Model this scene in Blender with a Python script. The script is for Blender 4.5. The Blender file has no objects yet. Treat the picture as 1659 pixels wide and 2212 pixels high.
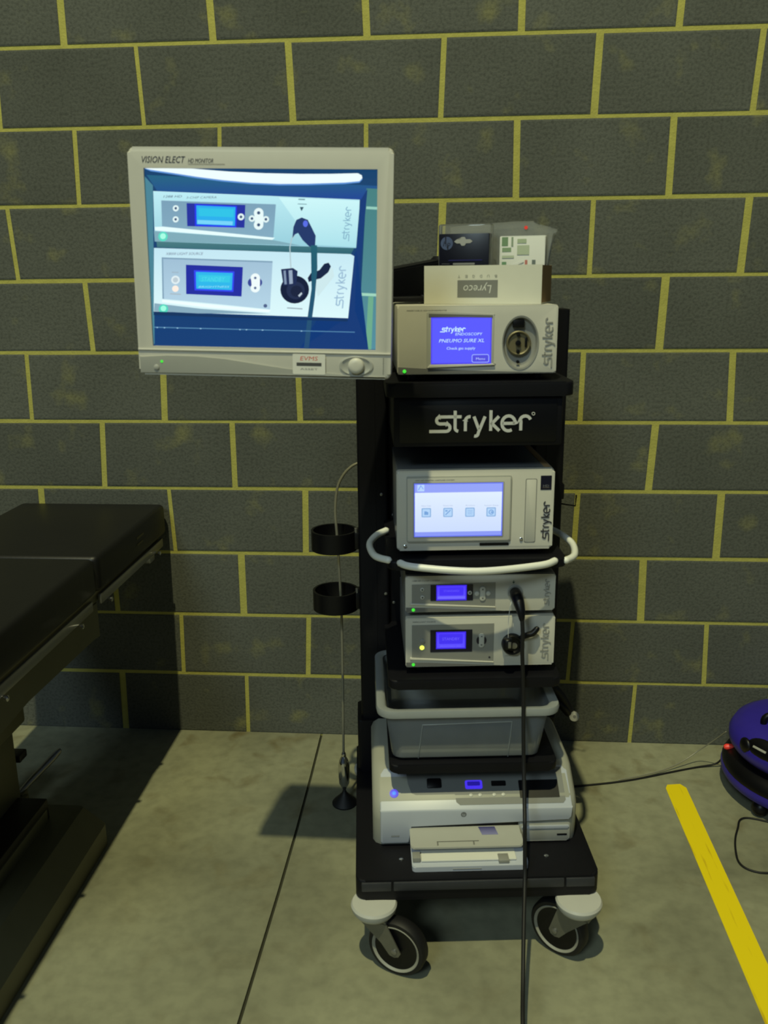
import bpy, bmesh, math, random
from mathutils import Vector, Matrix
random.seed(7)
C = bpy.context.scene.collection
D = bpy.data
PI = math.pi

# ------------------------------------------------------------------ materials
def lin(h):
    if isinstance(h, str):
        h = h.lstrip('#'); c = [int(h[i:i+2], 16)/255 for i in (0, 2, 4)]
    else: c = [v/255 for v in h]
    return tuple(((v+.055)/1.055)**2.4 if v > .04045 else v/12.92 for v in c)

def newmat(name):
    m = D.materials.new(name); m.use_nodes = True
    nt = m.node_tree; return m, nt, nt.nodes['Principled BSDF']

def mat(name, col, rough=.5, metal=0, var=.12, scale=40, bump=.0, bscale=300, spec=None, coat=0):
    """plain surface colour with a little procedural mottling and grain"""
    m, nt, b = newmat(name); N = nt.nodes; L = nt.links
    c = lin(col)
    tc = N.new('ShaderNodeTexCoord'); no = N.new('ShaderNodeTexNoise')
    no.inputs['Scale'].default_value = scale; no.inputs['Detail'].default_value = 4
    L.new(tc.outputs['Object'], no.inputs['Vector'])
    mx = N.new('ShaderNodeMix'); mx.data_type = 'RGBA'
    mx.inputs['A'].default_value = (*[v*(1-var) for v in c], 1)
    mx.inputs['B'].default_value = (*[min(1, v*(1+var)) for v in c], 1)
    L.new(no.outputs['Fac'], mx.inputs['Factor']); L.new(mx.outputs['Result'], b.inputs['Base Color'])
    b.inputs['Roughness'].default_value = rough; b.inputs['Metallic'].default_value = metal
    if spec is not None: b.inputs['Specular IOR Level'].default_value = spec
    if coat: b.inputs['Coat Weight'].default_value = coat
    if bump:
        n2 = N.new('ShaderNodeTexNoise'); n2.inputs['Scale'].default_value = bscale
        L.new(tc.outputs['Object'], n2.inputs['Vector'])
        bp = N.new('ShaderNodeBump'); bp.inputs['Strength'].default_value = bump; bp.inputs['Distance'].default_value = .002
        L.new(n2.outputs['Fac'], bp.inputs['Height']); L.new(bp.outputs['Normal'], b.inputs['Normal'])
    return m

def emis(name, col, s=1):
    m, nt, b = newmat(name)
    b.inputs['Base Color'].default_value = (0, 0, 0, 1)
    b.inputs['Emission Color'].default_value = (*lin(col), 1)
    b.inputs['Emission Strength'].default_value = s
    return m

def attr_mat(name, emit, strength=1):
    m, nt, b = newmat(name)
    a = nt.nodes.new('ShaderNodeAttribute'); a.attribute_name = 'Col'
    if emit:
        b.inputs['Base Color'].default_value = (0, 0, 0, 1)
        b.inputs['Specular IOR Level'].default_value = .2
        nt.links.new(a.outputs['Color'], b.inputs['Emission Color'])
        b.inputs['Emission Strength'].default_value = strength
    else:
        nt.links.new(a.outputs['Color'], b.inputs['Base Color'])
        b.inputs['Roughness'].default_value = .6
    return m

M = {}
M['plastic'] = mat('ivory_plastic', (205, 202, 190), .42, var=.03)
M['plastic2'] = mat('grey_plastic', (168, 168, 160), .45, var=.03)
M['panelgrey'] = mat('panel_grey', (140, 140, 134), .5, var=.04)
M['panelgrey2'] = mat('panel_dark_grey', (112, 112, 110), .5, var=.04)
M['button'] = mat('button_grey', (196, 196, 188), .4, var=.02)
M['metalcase'] = mat('grey_metal_case', (150, 152, 152), .4, .35, var=.05)
M['casetop'] = mat('dark_case_top', (138, 142, 148), .35, .5, var=.08)
M['black'] = mat('black_powder_coat', (6, 6, 14), .55, var=.2, bump=.2, bscale=500, spec=.3)
M['blackedge'] = mat('dark_rubber_bumper', (44, 46, 52), .5, var=.15, bump=.2)
M['blackplastic'] = mat('black_plastic', (7, 7, 11), .4, var=.1, spec=.35)
M['frameblack'] = mat('display_frame_black', (14, 14, 40), .3, var=.05)
M['rubber'] = mat('black_rubber', (12, 12, 14), .6, var=.15)
M['white'] = mat('white_bar', (235, 235, 225), .35, var=.02)
M['logo'] = mat('white_lettering', (205, 205, 200), .5, var=.02)
M['greyprint'] = mat('grey_print', (150, 149, 142), .6, var=.02)
M['darkprint'] = mat('dark_print', (50, 50, 60), .6, var=.02)
M['zinc'] = mat('zinc_fork', (120, 120, 112), .38, .6, var=.15)
M['port'] = mat('dull_brass_port', (120, 112, 84), .5, .35, var=.12)
M['dome'] = mat('caster_dome_plastic', (190, 190, 184), .32, var=.04)
M['ring'] = mat('pale_wheel_ring', (150, 150, 140), .5, var=.05)
M['chrome'] = mat('chrome', (215, 215, 215), .12, 1, var=.02)
M['steel'] = mat('brushed_steel', (150, 150, 148), .35, .8, var=.08)
M['hose'] = mat('grey_hose', (150, 148, 132), .4, .3, var=.05)
M['carton'] = mat('white_carton', (214, 212, 196), .7, var=.03)
M['kraft'] = mat('brown_board', (150, 122, 84), .8, var=.1)
M['inkbox'] = mat('dark_blue_box', (9, 9, 26), .35, var=.1)
M['printerwhite'] = mat('printer_pale_blue_white', (182, 187, 198), .35, var=.02)
M['printershell'] = mat('printer_shell_beige', (158, 158, 146), .45, var=.03)
M['printergrey'] = mat('printer_grey', (116, 118, 116), .5, var=.04)
M['vinyl'] = mat('black_vinyl', (12, 12, 13), .48, var=.25, scale=12, bump=.15, bscale=60)
M['olive'] = mat('painted_olive_steel', (92, 90, 66), .5, .1, var=.15, scale=14)
M['purple'] = mat('purple_plastic', (46, 34, 150), .45, var=.1)
M['red'] = mat('red_plastic', (255, 70, 60), .4, var=.05)
M['skin'] = mat('pale_print', (220, 220, 212), .5, var=.02)
M['greenled'] = emis('green_led', (70, 235, 60), 1.0)
M['yellowled'] = emis('yellow_led', (240, 255, 90), 1.6)
M['blueled'] = emis('blue_led', (60, 110, 255), 2.0)
M['blueledring'] = emis('blue_led_ring', (90, 80, 235), .9)
M['screenpaint'] = attr_mat('screen_picture', True, 1.0)
M['print'] = attr_mat('printed_label', False)

def clear_mat(name, tint, transp, rough=.15):
    m, nt, b = newmat(name); N = nt.nodes; L = nt.links
    out = N['Material Output']
    tr = N.new('ShaderNodeBsdfTransparent'); tl = N.new('ShaderNodeBsdfTranslucent'); df = N.new('ShaderNodeBsdfDiffuse')
    gl = N.new('ShaderNodeBsdfGlossy'); gl.inputs['Roughness'].default_value = rough
    tl.inputs['Color'].default_value = (*lin(tint), 1); df.inputs['Color'].default_value = (*lin(tint), 1)
    a = N.new('ShaderNodeMixShader'); a.inputs[0].default_value = .5
    L.new(tl.outputs[0], a.inputs[1]); L.new(df.outputs[0], a.inputs[2])
    b2 = N.new('ShaderNodeMixShader'); b2.inputs[0].default_value = transp
    no = N.new('ShaderNodeTexNoise'); no.inputs['Scale'].default_value = 18
    tc = N.new('ShaderNodeTexCoord'); L.new(tc.outputs['Object'], no.inputs['Vector'])
    mr = N.new('ShaderNodeMapRange'); mr.inputs['To Min'].default_value = transp-.06; mr.inputs['To Max'].default_value = transp+.06
    L.new(no.outputs['Fac'], mr.inputs['Value']); L.new(mr.outputs[0], b2.inputs[0])
    L.new(a.outputs[0], b2.inputs[1]); L.new(tr.outputs[0], b2.inputs[2])
    c = N.new('ShaderNodeMixShader'); fr = N.new('ShaderNodeFresnel'); fr.inputs[0].default_value = 1.35
    L.new(fr.outputs[0], c.inputs[0]); L.new(b2.outputs[0], c.inputs[1]); L.new(gl.outputs[0], c.inputs[2])
    L.new(c.outputs[0], out.inputs['Surface']); return m
M['bin'] = clear_mat('translucent_polypropylene', (214, 220, 222), .60)
M['binrim'] = clear_mat('thick_translucent_polypropylene', (214, 220, 222), .26)
M['film'] = clear_mat('clear_blister_plastic', (215, 218, 215), .70, .08)

def wall_material():
    m, nt, b = newmat('grey_concrete_block'); N = nt.nodes; L = nt.links
    tc = N.new('ShaderNodeTexCoord')
    at = N.new('ShaderNodeAttribute'); at.attribute_name = 'blk'
    n1 = N.new('ShaderNodeTexNoise'); n1.inputs['Scale'].default_value = 3.5; n1.inputs['Detail'].default_value = 6
    n2 = N.new('ShaderNodeTexNoise'); n2.inputs['Scale'].default_value = 130; n2.inputs['Detail'].default_value = 3
    n3 = N.new('ShaderNodeTexNoise'); n3.inputs['Scale'].default_value = 9; n3.inputs['Detail'].default_value = 5
    for n in (n1, n2, n3): L.new(tc.outputs['Object'], n.inputs['Vector'])
    a = N.new('ShaderNodeMix'); a.data_type = 'RGBA'
    a.inputs['A'].default_value = (*lin((71, 73, 67)), 1); a.inputs['B'].default_value = (*lin((104, 106, 99)), 1)
    ad = N.new('ShaderNodeMath'); ad.operation = 'ADD'; ad.use_clamp = True
    mm = N.new('ShaderNodeMath'); mm.operation = 'MULTIPLY_ADD'; mm.inputs[1].default_value = .8; mm.inputs[2].default_value = -.35
    L.new(n1.outputs['Fac'], mm.inputs[0]); L.new(mm.outputs[0], ad.inputs[0]); L.new(at.outputs['Fac'], ad.inputs[1])
    L.new(ad.outputs[0], a.inputs['Factor'])
    # yellow mortar smears
    r = N.new('ShaderNodeValToRGB'); r.color_ramp.elements[0].position = .58; r.color_ramp.elements[1].position = .75
    L.new(n3.outputs['Fac'], r.inputs[0])
    s = N.new('ShaderNodeMix'); s.data_type = 'RGBA'; s.inputs['B'].default_value = (*lin((150, 146, 88)), 1)
    sc = N.new('ShaderNodeMath'); sc.operation = 'MULTIPLY'; sc.inputs[1].default_value = .45
    L.new(r.outputs[0], sc.inputs[0]); L.new(sc.outputs[0], s.inputs['Factor']); L.new(a.outputs['Result'], s.inputs['A'])
    g = N.new('ShaderNodeMix'); g.data_type = 'RGBA'; g.blend_type = 'MULTIPLY'; g.inputs['Factor'].default_value = .55
    r2 = N.new('ShaderNodeValToRGB'); r2.color_ramp.elements[0].position = .3; r2.color_ramp.elements[0].color = (.45, .45, .45, 1)
    r2.color_ramp.elements[1].position = .55
    L.new(n2.outputs['Fac'], r2.inputs[0]); L.new(s.outputs['Result'], g.inputs['A']); L.new(r2.outputs[0], g.inputs['B'])
    L.new(g.outputs['Result'], b.inputs['Base Color'])
    bp = N.new('ShaderNodeBump'); bp.inputs['Strength'].default_value = .5; bp.inputs['Distance'].default_value = .003
    L.new(n2.outputs['Fac'], bp.inputs['Height']); L.new(bp.outputs['Normal'], b.inputs['Normal'])
    b.inputs['Roughness'].default_value = .9; b.inputs['Specular IOR Level'].default_value = .2
    return m
M['block'] = wall_material()
M['mortar'] = mat('yellow_mortar', (178, 172, 92), .95, var=.22, scale=25, bump=.5, bscale=180, spec=.1)

def floor_material():
    m, nt, b = newmat('stained_concrete'); N = nt.nodes; L = nt.links
    tc = N.new('ShaderNodeTexCoord')
    def noise(s, d=6, dist=0):
        n = N.new('ShaderNodeTexNoise'); n.inputs['Scale'].default_value = s; n.inputs['Detail'].default_value = d
        n.inputs['Distortion'].default_value = dist; L.new(tc.outputs['Object'], n.inputs['Vector']); return n
    n1, n2, n3, n4 = noise(2.2, 7, .6), noise(9, 6, .4), noise(90, 3), noise(30, 5)
    a = N.new('ShaderNodeMix'); a.data_type = 'RGBA'
    a.inputs['A'].default_value = (*lin((119, 119, 98)), 1); a.inputs['B'].default_value = (*lin((147, 147, 122)), 1)
    r = N.new('ShaderNodeValToRGB'); r.color_ramp.elements[0].position = .35; r.color_ramp.elements[1].position = .65
    L.new(n1.outputs['Fac'], r.inputs[0]); L.new(r.outputs[0], a.inputs['Factor'])
    s = N.new('ShaderNodeMix'); s.data_type = 'RGBA'; s.inputs['B'].default_value = (*lin((98, 86, 52)), 1)
    r2 = N.new('ShaderNodeValToRGB'); r2.color_ramp.elements[0].position = .56; r2.color_ramp.elements[1].position = .74
    # stains gather along the foot of the wall (wall stands at y = 0)
    sep = N.new('ShaderNodeSeparateXYZ'); L.new(tc.outputs['Object'], sep.inputs[0])
    mr = N.new('ShaderNodeMapRange'); mr.inputs['From Min'].default_value = -.9; mr.inputs['From Max'].default_value = 0
    mr.inputs['To Min'].default_value = .25; mr.inputs['To Max'].default_value = .8
    L.new(sep.outputs['Y'], mr.inputs['Value'])
    L.new(n2.outputs['Fac'], r2.inputs[0])
    mu = N.new('ShaderNodeMath'); mu.operation = 'MULTIPLY'; L.new(r2.outputs[0], mu.inputs[0]); L.new(mr.outputs[0], mu.inputs[1])
    L.new(mu.outputs[0], s.inputs['Factor']); L.new(a.outputs['Result'], s.inputs['A'])
    g = N.new('ShaderNodeMix'); g.data_type = 'RGBA'; g.blend_type = 'MULTIPLY'; g.inputs['Factor'].default_value = .3
    r3 = N.new('ShaderNodeValToRGB'); r3.color_ramp.elements[0].position = .3; r3.color_ramp.elements[0].color = (.4, .4, .4, 1)
    r3.color_ramp.elements[1].position = .6
    L.new(n4.outputs['Fac'], r3.inputs[0]); L.new(s.outputs['Result'], g.inputs['A']); L.new(r3.outputs[0], g.inputs['B'])
    L.new(g.outputs['Result'], b.inputs['Base Color'])
    bp = N.new('ShaderNodeBump'); bp.inputs['Strength'].default_value = .2; bp.inputs['Distance'].default_value = .001
    L.new(n3.outputs['Fac'], bp.inputs['Height']); L.new(bp.outputs['Normal'], b.inputs['Normal'])
    b.inputs['Roughness'].default_value = .75
    return m
M['floor'] = floor_material()
def paint_material():
    m, nt, b = newmat('yellow_road_paint'); N = nt.nodes; L = nt.links
    tc = N.new('ShaderNodeTexCoord'); mp = N.new('ShaderNodeMapping'); mp.inputs['Scale'].default_value = (70, 5, 1)
    L.new(tc.outputs['Object'], mp.inputs[0])
    n = N.new('ShaderNodeTexNoise'); n.inputs['Scale'].default_value = 1; n.inputs['Detail'].default_value = 4; L.new(mp.outputs[0], n.inputs[0])
    r = N.new('ShaderNodeValToRGB'); r.color_ramp.elements[0].position = .60; r.color_ramp.elements[1].position = .72
    r.color_ramp.elements[0].color = (*lin((240, 214, 0)), 1); r.color_ramp.elements[1].color = (*lin((190, 156, 10)), 1)
    L.new(n.outputs['Fac'], r.inputs[0]); L.new(r.outputs[0], b.inputs['Base Color']); b.inputs['Roughness'].default_value = .6
    return m
M['paint'] = paint_material()

# ------------------------------------------------------------------ mesh helpers
def obj(name, bm, m, parent=None, smooth=None, loc=None, rot=None):
    me = D.meshes.new(name)
    bmesh.ops.recalc_face_normals(bm, faces=bm.faces[:])
    bm.to_mesh(me); bm.free()
    for mm in (m if isinstance(m, (list, tuple)) else [m]): me.materials.append(mm)
    if smooth is not None:
        me.polygons.foreach_set('use_smooth', [True]*len(me.polygons))
        me.set_sharp_from_angle(angle=math.radians(smooth))
    o = D.objects.new(name, me); C.objects.link(o)
    if parent: o.parent = parent
    if loc: o.location = loc
    if rot: o.rotation_euler = rot
    return o

def tag(o, label=None, cat=None, group=None, kind=None):
    if label: o['label'] = label
    if cat: o['category'] = cat
    if group: o['group'] = group
    if kind: o['kind'] = kind
    return o

def thing(name, label, cat, loc=(0, 0, 0), rz=0, group=None):
    o = D.objects.new(name, None); C.objects.link(o); o.empty_display_size = .05
    o.location = loc; o.rotation_euler = (0, 0, rz)
    return tag(o, label, cat, group)

def box(bm, x0, y0, z0, x1, y1, z1, bev=0, seg=2, mi=0):
    r = bmesh.ops.create_cube(bm, size=1); vs = r['verts']
    for v in vs:
        v.co = Vector(((x0+x1)/2+v.co.x*(x1-x0), (y0+y1)/2+v.co.y*(y1-y0), (z0+z1)/2+v.co.z*(z1-z0)))
    fs = set(f for v in vs for f in v.link_faces)
    for f in fs: f.material_index = mi
    if bev:
        es = list(set(e for v in vs for e in v.link_edges))
        rr = bmesh.ops.bevel(bm, geom=es, offset=bev, segments=seg, affect='EDGES', profile=.5)
        for f in rr['faces']: f.material_index = mi
    return bm

def B(*a, **k): return box(bmesh.new(), *a, **k)

def rr(x0, z0, x1, z1, r=.003, n=5):
    """rounded rectangle outline"""
    p = []
    r = min(r, abs(x1-x0)/2-1e-6, abs(z1-z0)/2-1e-6)
    for cx, cz, a in ((x1-r, z1-r, 0), (x0+r, z1-r, 90), (x0+r, z0+r, 180), (x1-r, z0+r, 270)):
        for i in range(n+1):
            t = math.radians(a+90*i/n); p.append((cx+r*math.cos(t), cz+r*math.sin(t)))
    return p

def ell(cx, cz, rx, rz=None, n=32):
    rz = rz or rx
    return [(cx+rx*math.cos(2*PI*i/n), cz+rz*math.sin(2*PI*i/n)) for i in range(n)]

def prism(bm, pts, y0, y1, bev=0, frame=None, mi=0, taper=0):
    """outline in (x,z) extruded from y0 to y1; frame=(origin,U,V,N) puts the outline elsewhere"""
    def P(a, b, c):
        if frame:
            o, U, V, N = frame; return Vector(o)+Vector(U)*a+Vector(V)*b+Vector(N)*c
        return Vector((a, c, b))
    cx = sum(p[0] for p in pts)/len(pts); cz = sum(p[1] for p in pts)/len(pts)
    k = 1-taper
    f = [bm.verts.new(P(cx+(x-cx)*k, cz+(z-cz)*k, y0)) for x, z in pts]
    g = [bm.verts.new(P(x, z, y1)) for x, z in pts]
    n = len(pts); F = []
    top = bm.faces.new(f); F.append(top); F.append(bm.faces.new(g[::-1]))
    for i in range(n): F.append(bm.faces.new((f[i], g[i], g[(i+1) % n], f[(i+1) % n])))
    for q in F: q.material_index = mi
    if bev:
        r = bmesh.ops.bevel(bm, geom=list(top.edges), offset=bev, segments=2, affect='EDGES', profile=.5)
        for q in r['faces']: q.material_index = mi
    return bm

def plate(name, parent, pts, y, t, m, bev=0, smooth=30, frame=None, taper=0):
    """thin raised plate on a front face: outer skin at y, thickness t behind it"""
    return obj(name, prism(bmesh.new(), pts, y, y+t, bev, frame, taper=taper), m, parent, smooth)

def slab(bm, pts, z0, z1, bev=0, mi=0):
    """outline in (x,y) from z0 up to z1 with bevelled top and bottom edges"""
    f = [bm.verts.new((x, y, z0)) for x, y in pts]; g = [bm.verts.new((x, y, z1)) for x, y in pts]
    n = len(pts); a = bm.faces.new(f); b = bm.faces.new(g)
    F = [a, b]+[bm.faces.new((f[i], f[(i+1) % n], g[(i+1) % n], g[i])) for i in range(n)]
    for q in F: q.material_index = mi
    if bev:
        r = bmesh.ops.bevel(bm, geom=list(a.edges)+list(b.edges), offset=bev, segments=3, affect='EDGES', profile=.5)
        for q in r['faces']: q.material_index = mi
    return bm

def lathe(bm, prof, axis='Z', origin=(0, 0, 0), n=32, M4=None, mi=0, caps=True):
    """prof = [(r, h)...] turned about an axis"""
    rings = []
    for r, h in prof:
        ring = []
        for i in range(n):
            a = 2*PI*i/n; c, s = r*math.cos(a), r*math.sin(a)
            v = {'Z': (c, s, h), 'Y': (c, h, s), 'X': (h, c, s)}[axis]
            v = Vector(v)+Vector(origin)
            if M4: v = M4 @ v
            ring.append(bm.verts.new(v))
        rings.append(ring)
    for a, b in zip(rings, rings[1:]):
        for i in range(n):
            q = bm.faces.new((a[i], a[(i+1) % n], b[(i+1) % n], b[i])); q.material_index = mi
    if not caps:
        for i in range(n): bm.faces.new((rings[-1][i], rings[-1][(i+1) % n], rings[0][(i+1) % n], rings[0][i]))
    else:
      for rg in (rings[0], rings[-1]):
        q = bm.faces.new(rg); q.material_index = mi
    return bm

def smoothpath(pts, k=6):
    P = [Vector(p) for p in pts]
    if len(P) < 3: return P
    out = []
    for i in range(len(P)-1):
        p0 = P[max(i-1, 0)]; p1 = P[i]; p2 = P[i+1]; p3 = P[min(i+2, len(P)-1)]
        for j in range(k):
            t = j/k
            out.append(.5*((2*p1)+(p2-p0)*t+(2*p0-5*p1+4*p2-p3)*t*t+(3*p1-p0-3*p2+p3)*t**3))
    out.append(P[-1]); return out

def tube(bm, pts, r, n=10, sm=6, closed=False, mi=0):
    """r: number or list (per given point) ; caps are rounded"""
    P = smoothpath(pts, sm) if sm else [Vector(p) for p in pts]
    m = len(P)
    if isinstance(r, (list, tuple)):
        R = [r[0]+0*i for i in range(m)]
        for i in range(m):
            t = i/(m-1)*(len(r)-1); a = int(min(t, len(r)-2)); R[i] = r[a]+(r[a+1]-r[a])*(t-a)
    else: R = [r]*m
    T = [(P[min(i+1, m-1)]-P[max(i-1, 0)]).normalized() for i in range(m)]
    # rounded ends
    P = [P[0]-T[0]*R[0]*.7]+P+[P[-1]+T[-1]*R[-1]*.7]; R = [R[0]*.55]+R+[R[-1]*.55]; T = [T[0]]+T+[T[-1]]
    up = Vector((0, 0, 1)) if abs(T[0].z) < .9 else Vector((1, 0, 0))
    nrm = T[0].cross(up).normalized(); rings = []
    for p, t, rad in zip(P, T, R):
        nrm = (nrm-t*nrm.dot(t)).normalized(); bi = t.cross(nrm)
        rings.append([bm.verts.new(p+(nrm*math.cos(2*PI*i/n)+bi*math.sin(2*PI*i/n))*rad) for i in range(n)])
    for a, b in zip(rings, rings[1:]):
        for i in range(n):
            q = bm.faces.new((a[i], a[(i+1) % n], b[(i+1) % n], b[i])); q.material_index = mi
    bm.faces.new(rings[0]).material_index = mi; bm.faces.new(rings[-1][::-1]).material_index = mi
    return bm

def boolean_cut(o, cutter_bm):
    me = D.meshes.new('cut'); bmesh.ops.recalc_face_normals(cutter_bm, faces=cutter_bm.faces[:]); cutter_bm.to_mesh(me); cutter_bm.free()
    c = D.objects.new('cut', me); C.objects.link(c); c.parent = o.parent
    md = o.modifiers.new('b', 'BOOLEAN'); md.operation = 'DIFFERENCE'; md.object = c; md.solver = 'EXACT'
    dg = bpy.context.evaluated_depsgraph_get(); dg.update()
    nm = D.meshes.new_from_object(o.evaluated_get(dg)); o.modifiers.clear(); o.data = nm
    D.objects.remove(c); D.meshes.remove(me)
    nm.set_sharp_from_angle(angle=math.radians(30))

# -------- flat artwork: coloured polygons stacked a fraction of a millimetre apart, all on one printed or lit surface
class Art:
    def __init__(s): s.items = []
    def poly(s, pts, col, col2=None):
        """col2: colour at the outline's bottom (vertical blend)"""
        s.items.append((pts, col, col2)); return s
    def rect(s, x0, z0, x1, z1, col, r=0, col2=None):
        return s.poly(rr(x0, z0, x1, z1, r) if r else [(x0, z0), (x1, z0), (x1, z1), (x0, z1)], col, col2)
    def disc(s, cx, cz, r, col, rz=None): return s.poly(ell(cx, cz, r, rz, 24), col)
    def stroke(s, pts, w, col):
        for q in ribbon(pts, w): s.poly(q, col)
        return s
    def text(s, t, x, z, h, col, italic=0, width=None, align='L', rot=0, flip=False):
        for q in text_polys(t, h, italic, width, align):
            c, sn = math.cos(rot), math.sin(rot)
            s.items.append(([(x+a*c-b*sn, z+a*sn+b*c) for a, b in q], col, None, True))
        return s
    def build(s, name, parent, y, m, step=.00012, fmap=None, frame=None, base_t=0):
        bm = bmesh.new(); lay = bm.loops.layers.float_color.new('Col')
        k = 0; last = None
        for it in s.items:
            pts, col, col2 = it[0], it[1], it[2]
            istext = len(it) > 3
            if not (istext and last): k += 1
            last = istext
            zz = [p[1] for p in pts]; lo, hi = min(zz), max(zz)
            vs = []
            for a, b_ in pts:
                A, Bz = fmap(a, b_) if fmap else (a, b_)
                if frame:
                    o, U, V, N = frame; vs.append(bm.verts.new(Vector(o)+Vector(U)*A+Vector(V)*Bz+Vector(N)*(-k*step)))
                else: vs.append(bm.verts.new((A, y-k*step, Bz)))
            try: f = bm.faces.new(vs)
            except ValueError: continue
            c1 = lin(col); c2 = lin(col2) if col2 else c1
            for lp, p in zip(f.loops, pts):
                t = (p[1]-lo)/(hi-lo) if hi > lo else 1
                lp[lay] = (*[c2[i]+(c1[i]-c2[i])*t for i in range(3)], 1)
        # triangulate long or concave outlines
        bmesh.ops.triangulate(bm, faces=[f for f in bm.faces if len(f.verts) > 4])
        me = D.meshes.new(name); bm.to_mesh(me); bm.free(); me.materials.append(m)
        o = D.objects.new(name, me); C.objects.link(o); o.parent = parent
        return o

def ribbon(pts, w):
    P = [Vector((p[0], p[1])) for p in pts]; m = len(P); L_, R_ = [], []
    for i in range(m):
        t = (P[min(i+1, m-1)]-P[max(i-1, 0)]).normalized(); n = Vector((-t.y, t.x))
        if 0 < i < m-1:
            t1 = (P[i]-P[i-1]).normalized(); k = max(.5, t.dot(t1))
        else: k = 1
        L_.append(P[i]+n*w/2/k); R_.append(P[i]-n*w/2/k)
    return [[tuple(L_[i]), tuple(R_[i]), tuple(R_[i+1]), tuple(L_[i+1])] for i in range(m-1)]

_tc = {}
def text_polys(t, h, italic=0, width=None, align='L'):
    key = (t, italic)
    if key not in _tc:
        cu = D.curves.new('t', 'FONT'); cu.body = t; cu.size = 1; cu.shear = italic; cu.resolution_u = 2
        o = D.objects.new('t', cu); C.objects.link(o)
        dg = bpy.context.evaluated_depsgraph_get(); dg.update()
        me = D.meshes.new_from_object(o.evaluated_get(dg))
        _tc[key] = [[(me.vertices[i].co.x, me.vertices[i].co.y) for i in p.vertices] for p in me.polygons]
        D.objects.remove(o); D.curves.remove(cu); D.meshes.remove(me)
    ps = _tc[key]
    xs = [p[0] for q in ps for p in q]; x0, x1 = min(xs), max(xs)
    s = h/.7; sx = s if width is None else width/(x1-x0)
    off = {'L': x0, 'C': (x0+x1)/2, 'R': x1}[align]
    return [[((a-off)*sx, b*s) for a, b in q] for q in ps]

def arc(cx, cy, r, a0, a1, n=7, ry=None):
    ry = ry or r
    return [(cx+r*math.cos(math.radians(a0+(a1-a0)*i/n)), cy+ry*math.sin(math.radians(a0+(a1-a0)*i/n))) for i in range(n+1)]

def stryker_strokes():
    S = []
    S.append([(1.12, 1.0), (.32, 1.0)]+arc(.32, .76, .24, 90, 270)+[(.75, .52)]+arc(.75, .26, .26, 90, -90)+[(-.42, 0)])
    S.append([(1.36, 1.42), (1.36, .3)]+arc(1.6, .24, .24, 180, 265, 5))
    S.append([(1.1, 1.0), (1.8, 1.0)])
    S.append([(2.07, 0), (2.07, .7)]+arc(2.37, .7, .3, 180, 80))
    S.append([(2.66, 1.0), (3.0, .12)]); S.append([(3.42, 1.0), (2.98, -.1)]+arc(2.76, -.16, .2, -20, -110))
    S.append([(3.82, 1.42), (3.82, 0)]); S.append([(4.38, 1.0), (3.9, .5), (4.42, 0)])
    S.append([(4.62, .5)]+[(5.48, .5)]+arc(5.05, .5, .46, 0, 300, 16, .52))
    S.append([(5.9, 0), (5.9, .62)]+arc(6.2, .62, .38, 180, 20, 10))
    return S

def logo_bm(h, w=.2, mark=False):
    """stryker lettering flat in x,z ; h = x-height"""
    bm = bmesh.new()
    for st in stryker_strokes():
        for q in ribbon(st, w): prism(bm, [(a*h, b*h) for a, b in q], -.0006, .0004)
    if mark:
        for q in ribbon(arc(6.75, 1.15, .1, 0, 360, 12), .04): prism(bm, [(a*h, b*h) for a, b in q], -.0006, .0004)
    return bm

def art_logo(art, x, z, h, col, rot=0, w=.2, italic=0):
    for st in stryker_strokes():
        st = [(a+b*italic, b) for a, b in st]
        c, s = math.cos(rot), math.sin(rot)
        for q in ribbon(st, w):
            art.items.append(([(x+(a*c-b*s)*h, z+(a*s+b*c)*h) for a, b in q], col, None, True))
    return art

# ================================================================== setting
# block wall, 390 x 190 blocks on a 400 x 200 grid, every block its own solid face
bm = bmesh.new(); lay = bm.faces.layers.float.new('blkf')
X0, X1, Z1 = -2.8, 4.0, 3.0
blk = []
for k in range(15):
    z0 = k*.2; off = .2 if k % 2 == 1 else 0.   # row 0 (lowest) joints at odd .2
    jx = []
    x = -3.2+(0 if k % 2 == 1 else .2)
    while x < X1+.4:
        jx.append((x+random.uniform(-.004, .004), random.uniform(.0055, .011), random.uniform(-.005, .005))); x += .4
    g = random.uniform(.0045, .006)
    for (xa, wa, ta), (xb, wb, tb) in zip(jx, jx[1:]):
        a0, a1 = xa+wa+ta, xa+wa-ta; b0, b1 = xb-wb+tb, xb-wb-tb
        zl = z0+.0055+random.uniform(-.001, .0015) if k else 0; zh = z0+.2-.005+random.uniform(-.0012, .001)
        d = .0045; val = random.uniform(.36, .62)
        yf = random.uniform(-.0006, .0006)
        o_ = [(a0, zl), (b0, zl), (b1, zh), (a1, zh)]
        i_ = [(a0+d, zl+d), (b0-d, zl+d), (b1-d, zh-d), (a1+d, zh-d)]
        bk = [bm.verts.new((p[0], .05, p[1])) for p in o_]
        md = [bm.verts.new((p[0], .0010+yf, p[1])) for p in o_]
        fr = [bm.verts.new((p[0], yf, p[1])) for p in i_]
        F = [bm.faces.new(fr)]
        for i in range(4):
            j = (i+1) % 4
            F.append(bm.faces.new((fr[i], fr[j], md[j], md[i]))); F.append(bm.faces.new((md[i], md[j], bk[j], bk[i])))
        for f in F: f[lay] = val
box(bm, X0-.2, .0019, -.02, X1+.2, .2, Z1, mi=1)
wall = obj('wall_back', bm, [M['block'], M['mortar']])
at = wall.data.attributes.new('blk', 'FLOAT', 'FACE')
src = wall.data.attributes['blkf']
for i, d in enumerate(src.data): at.data[i].value = d.value
tag(wall, 'grey concrete block wall with yellow mortar joints', kind='structure')

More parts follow.
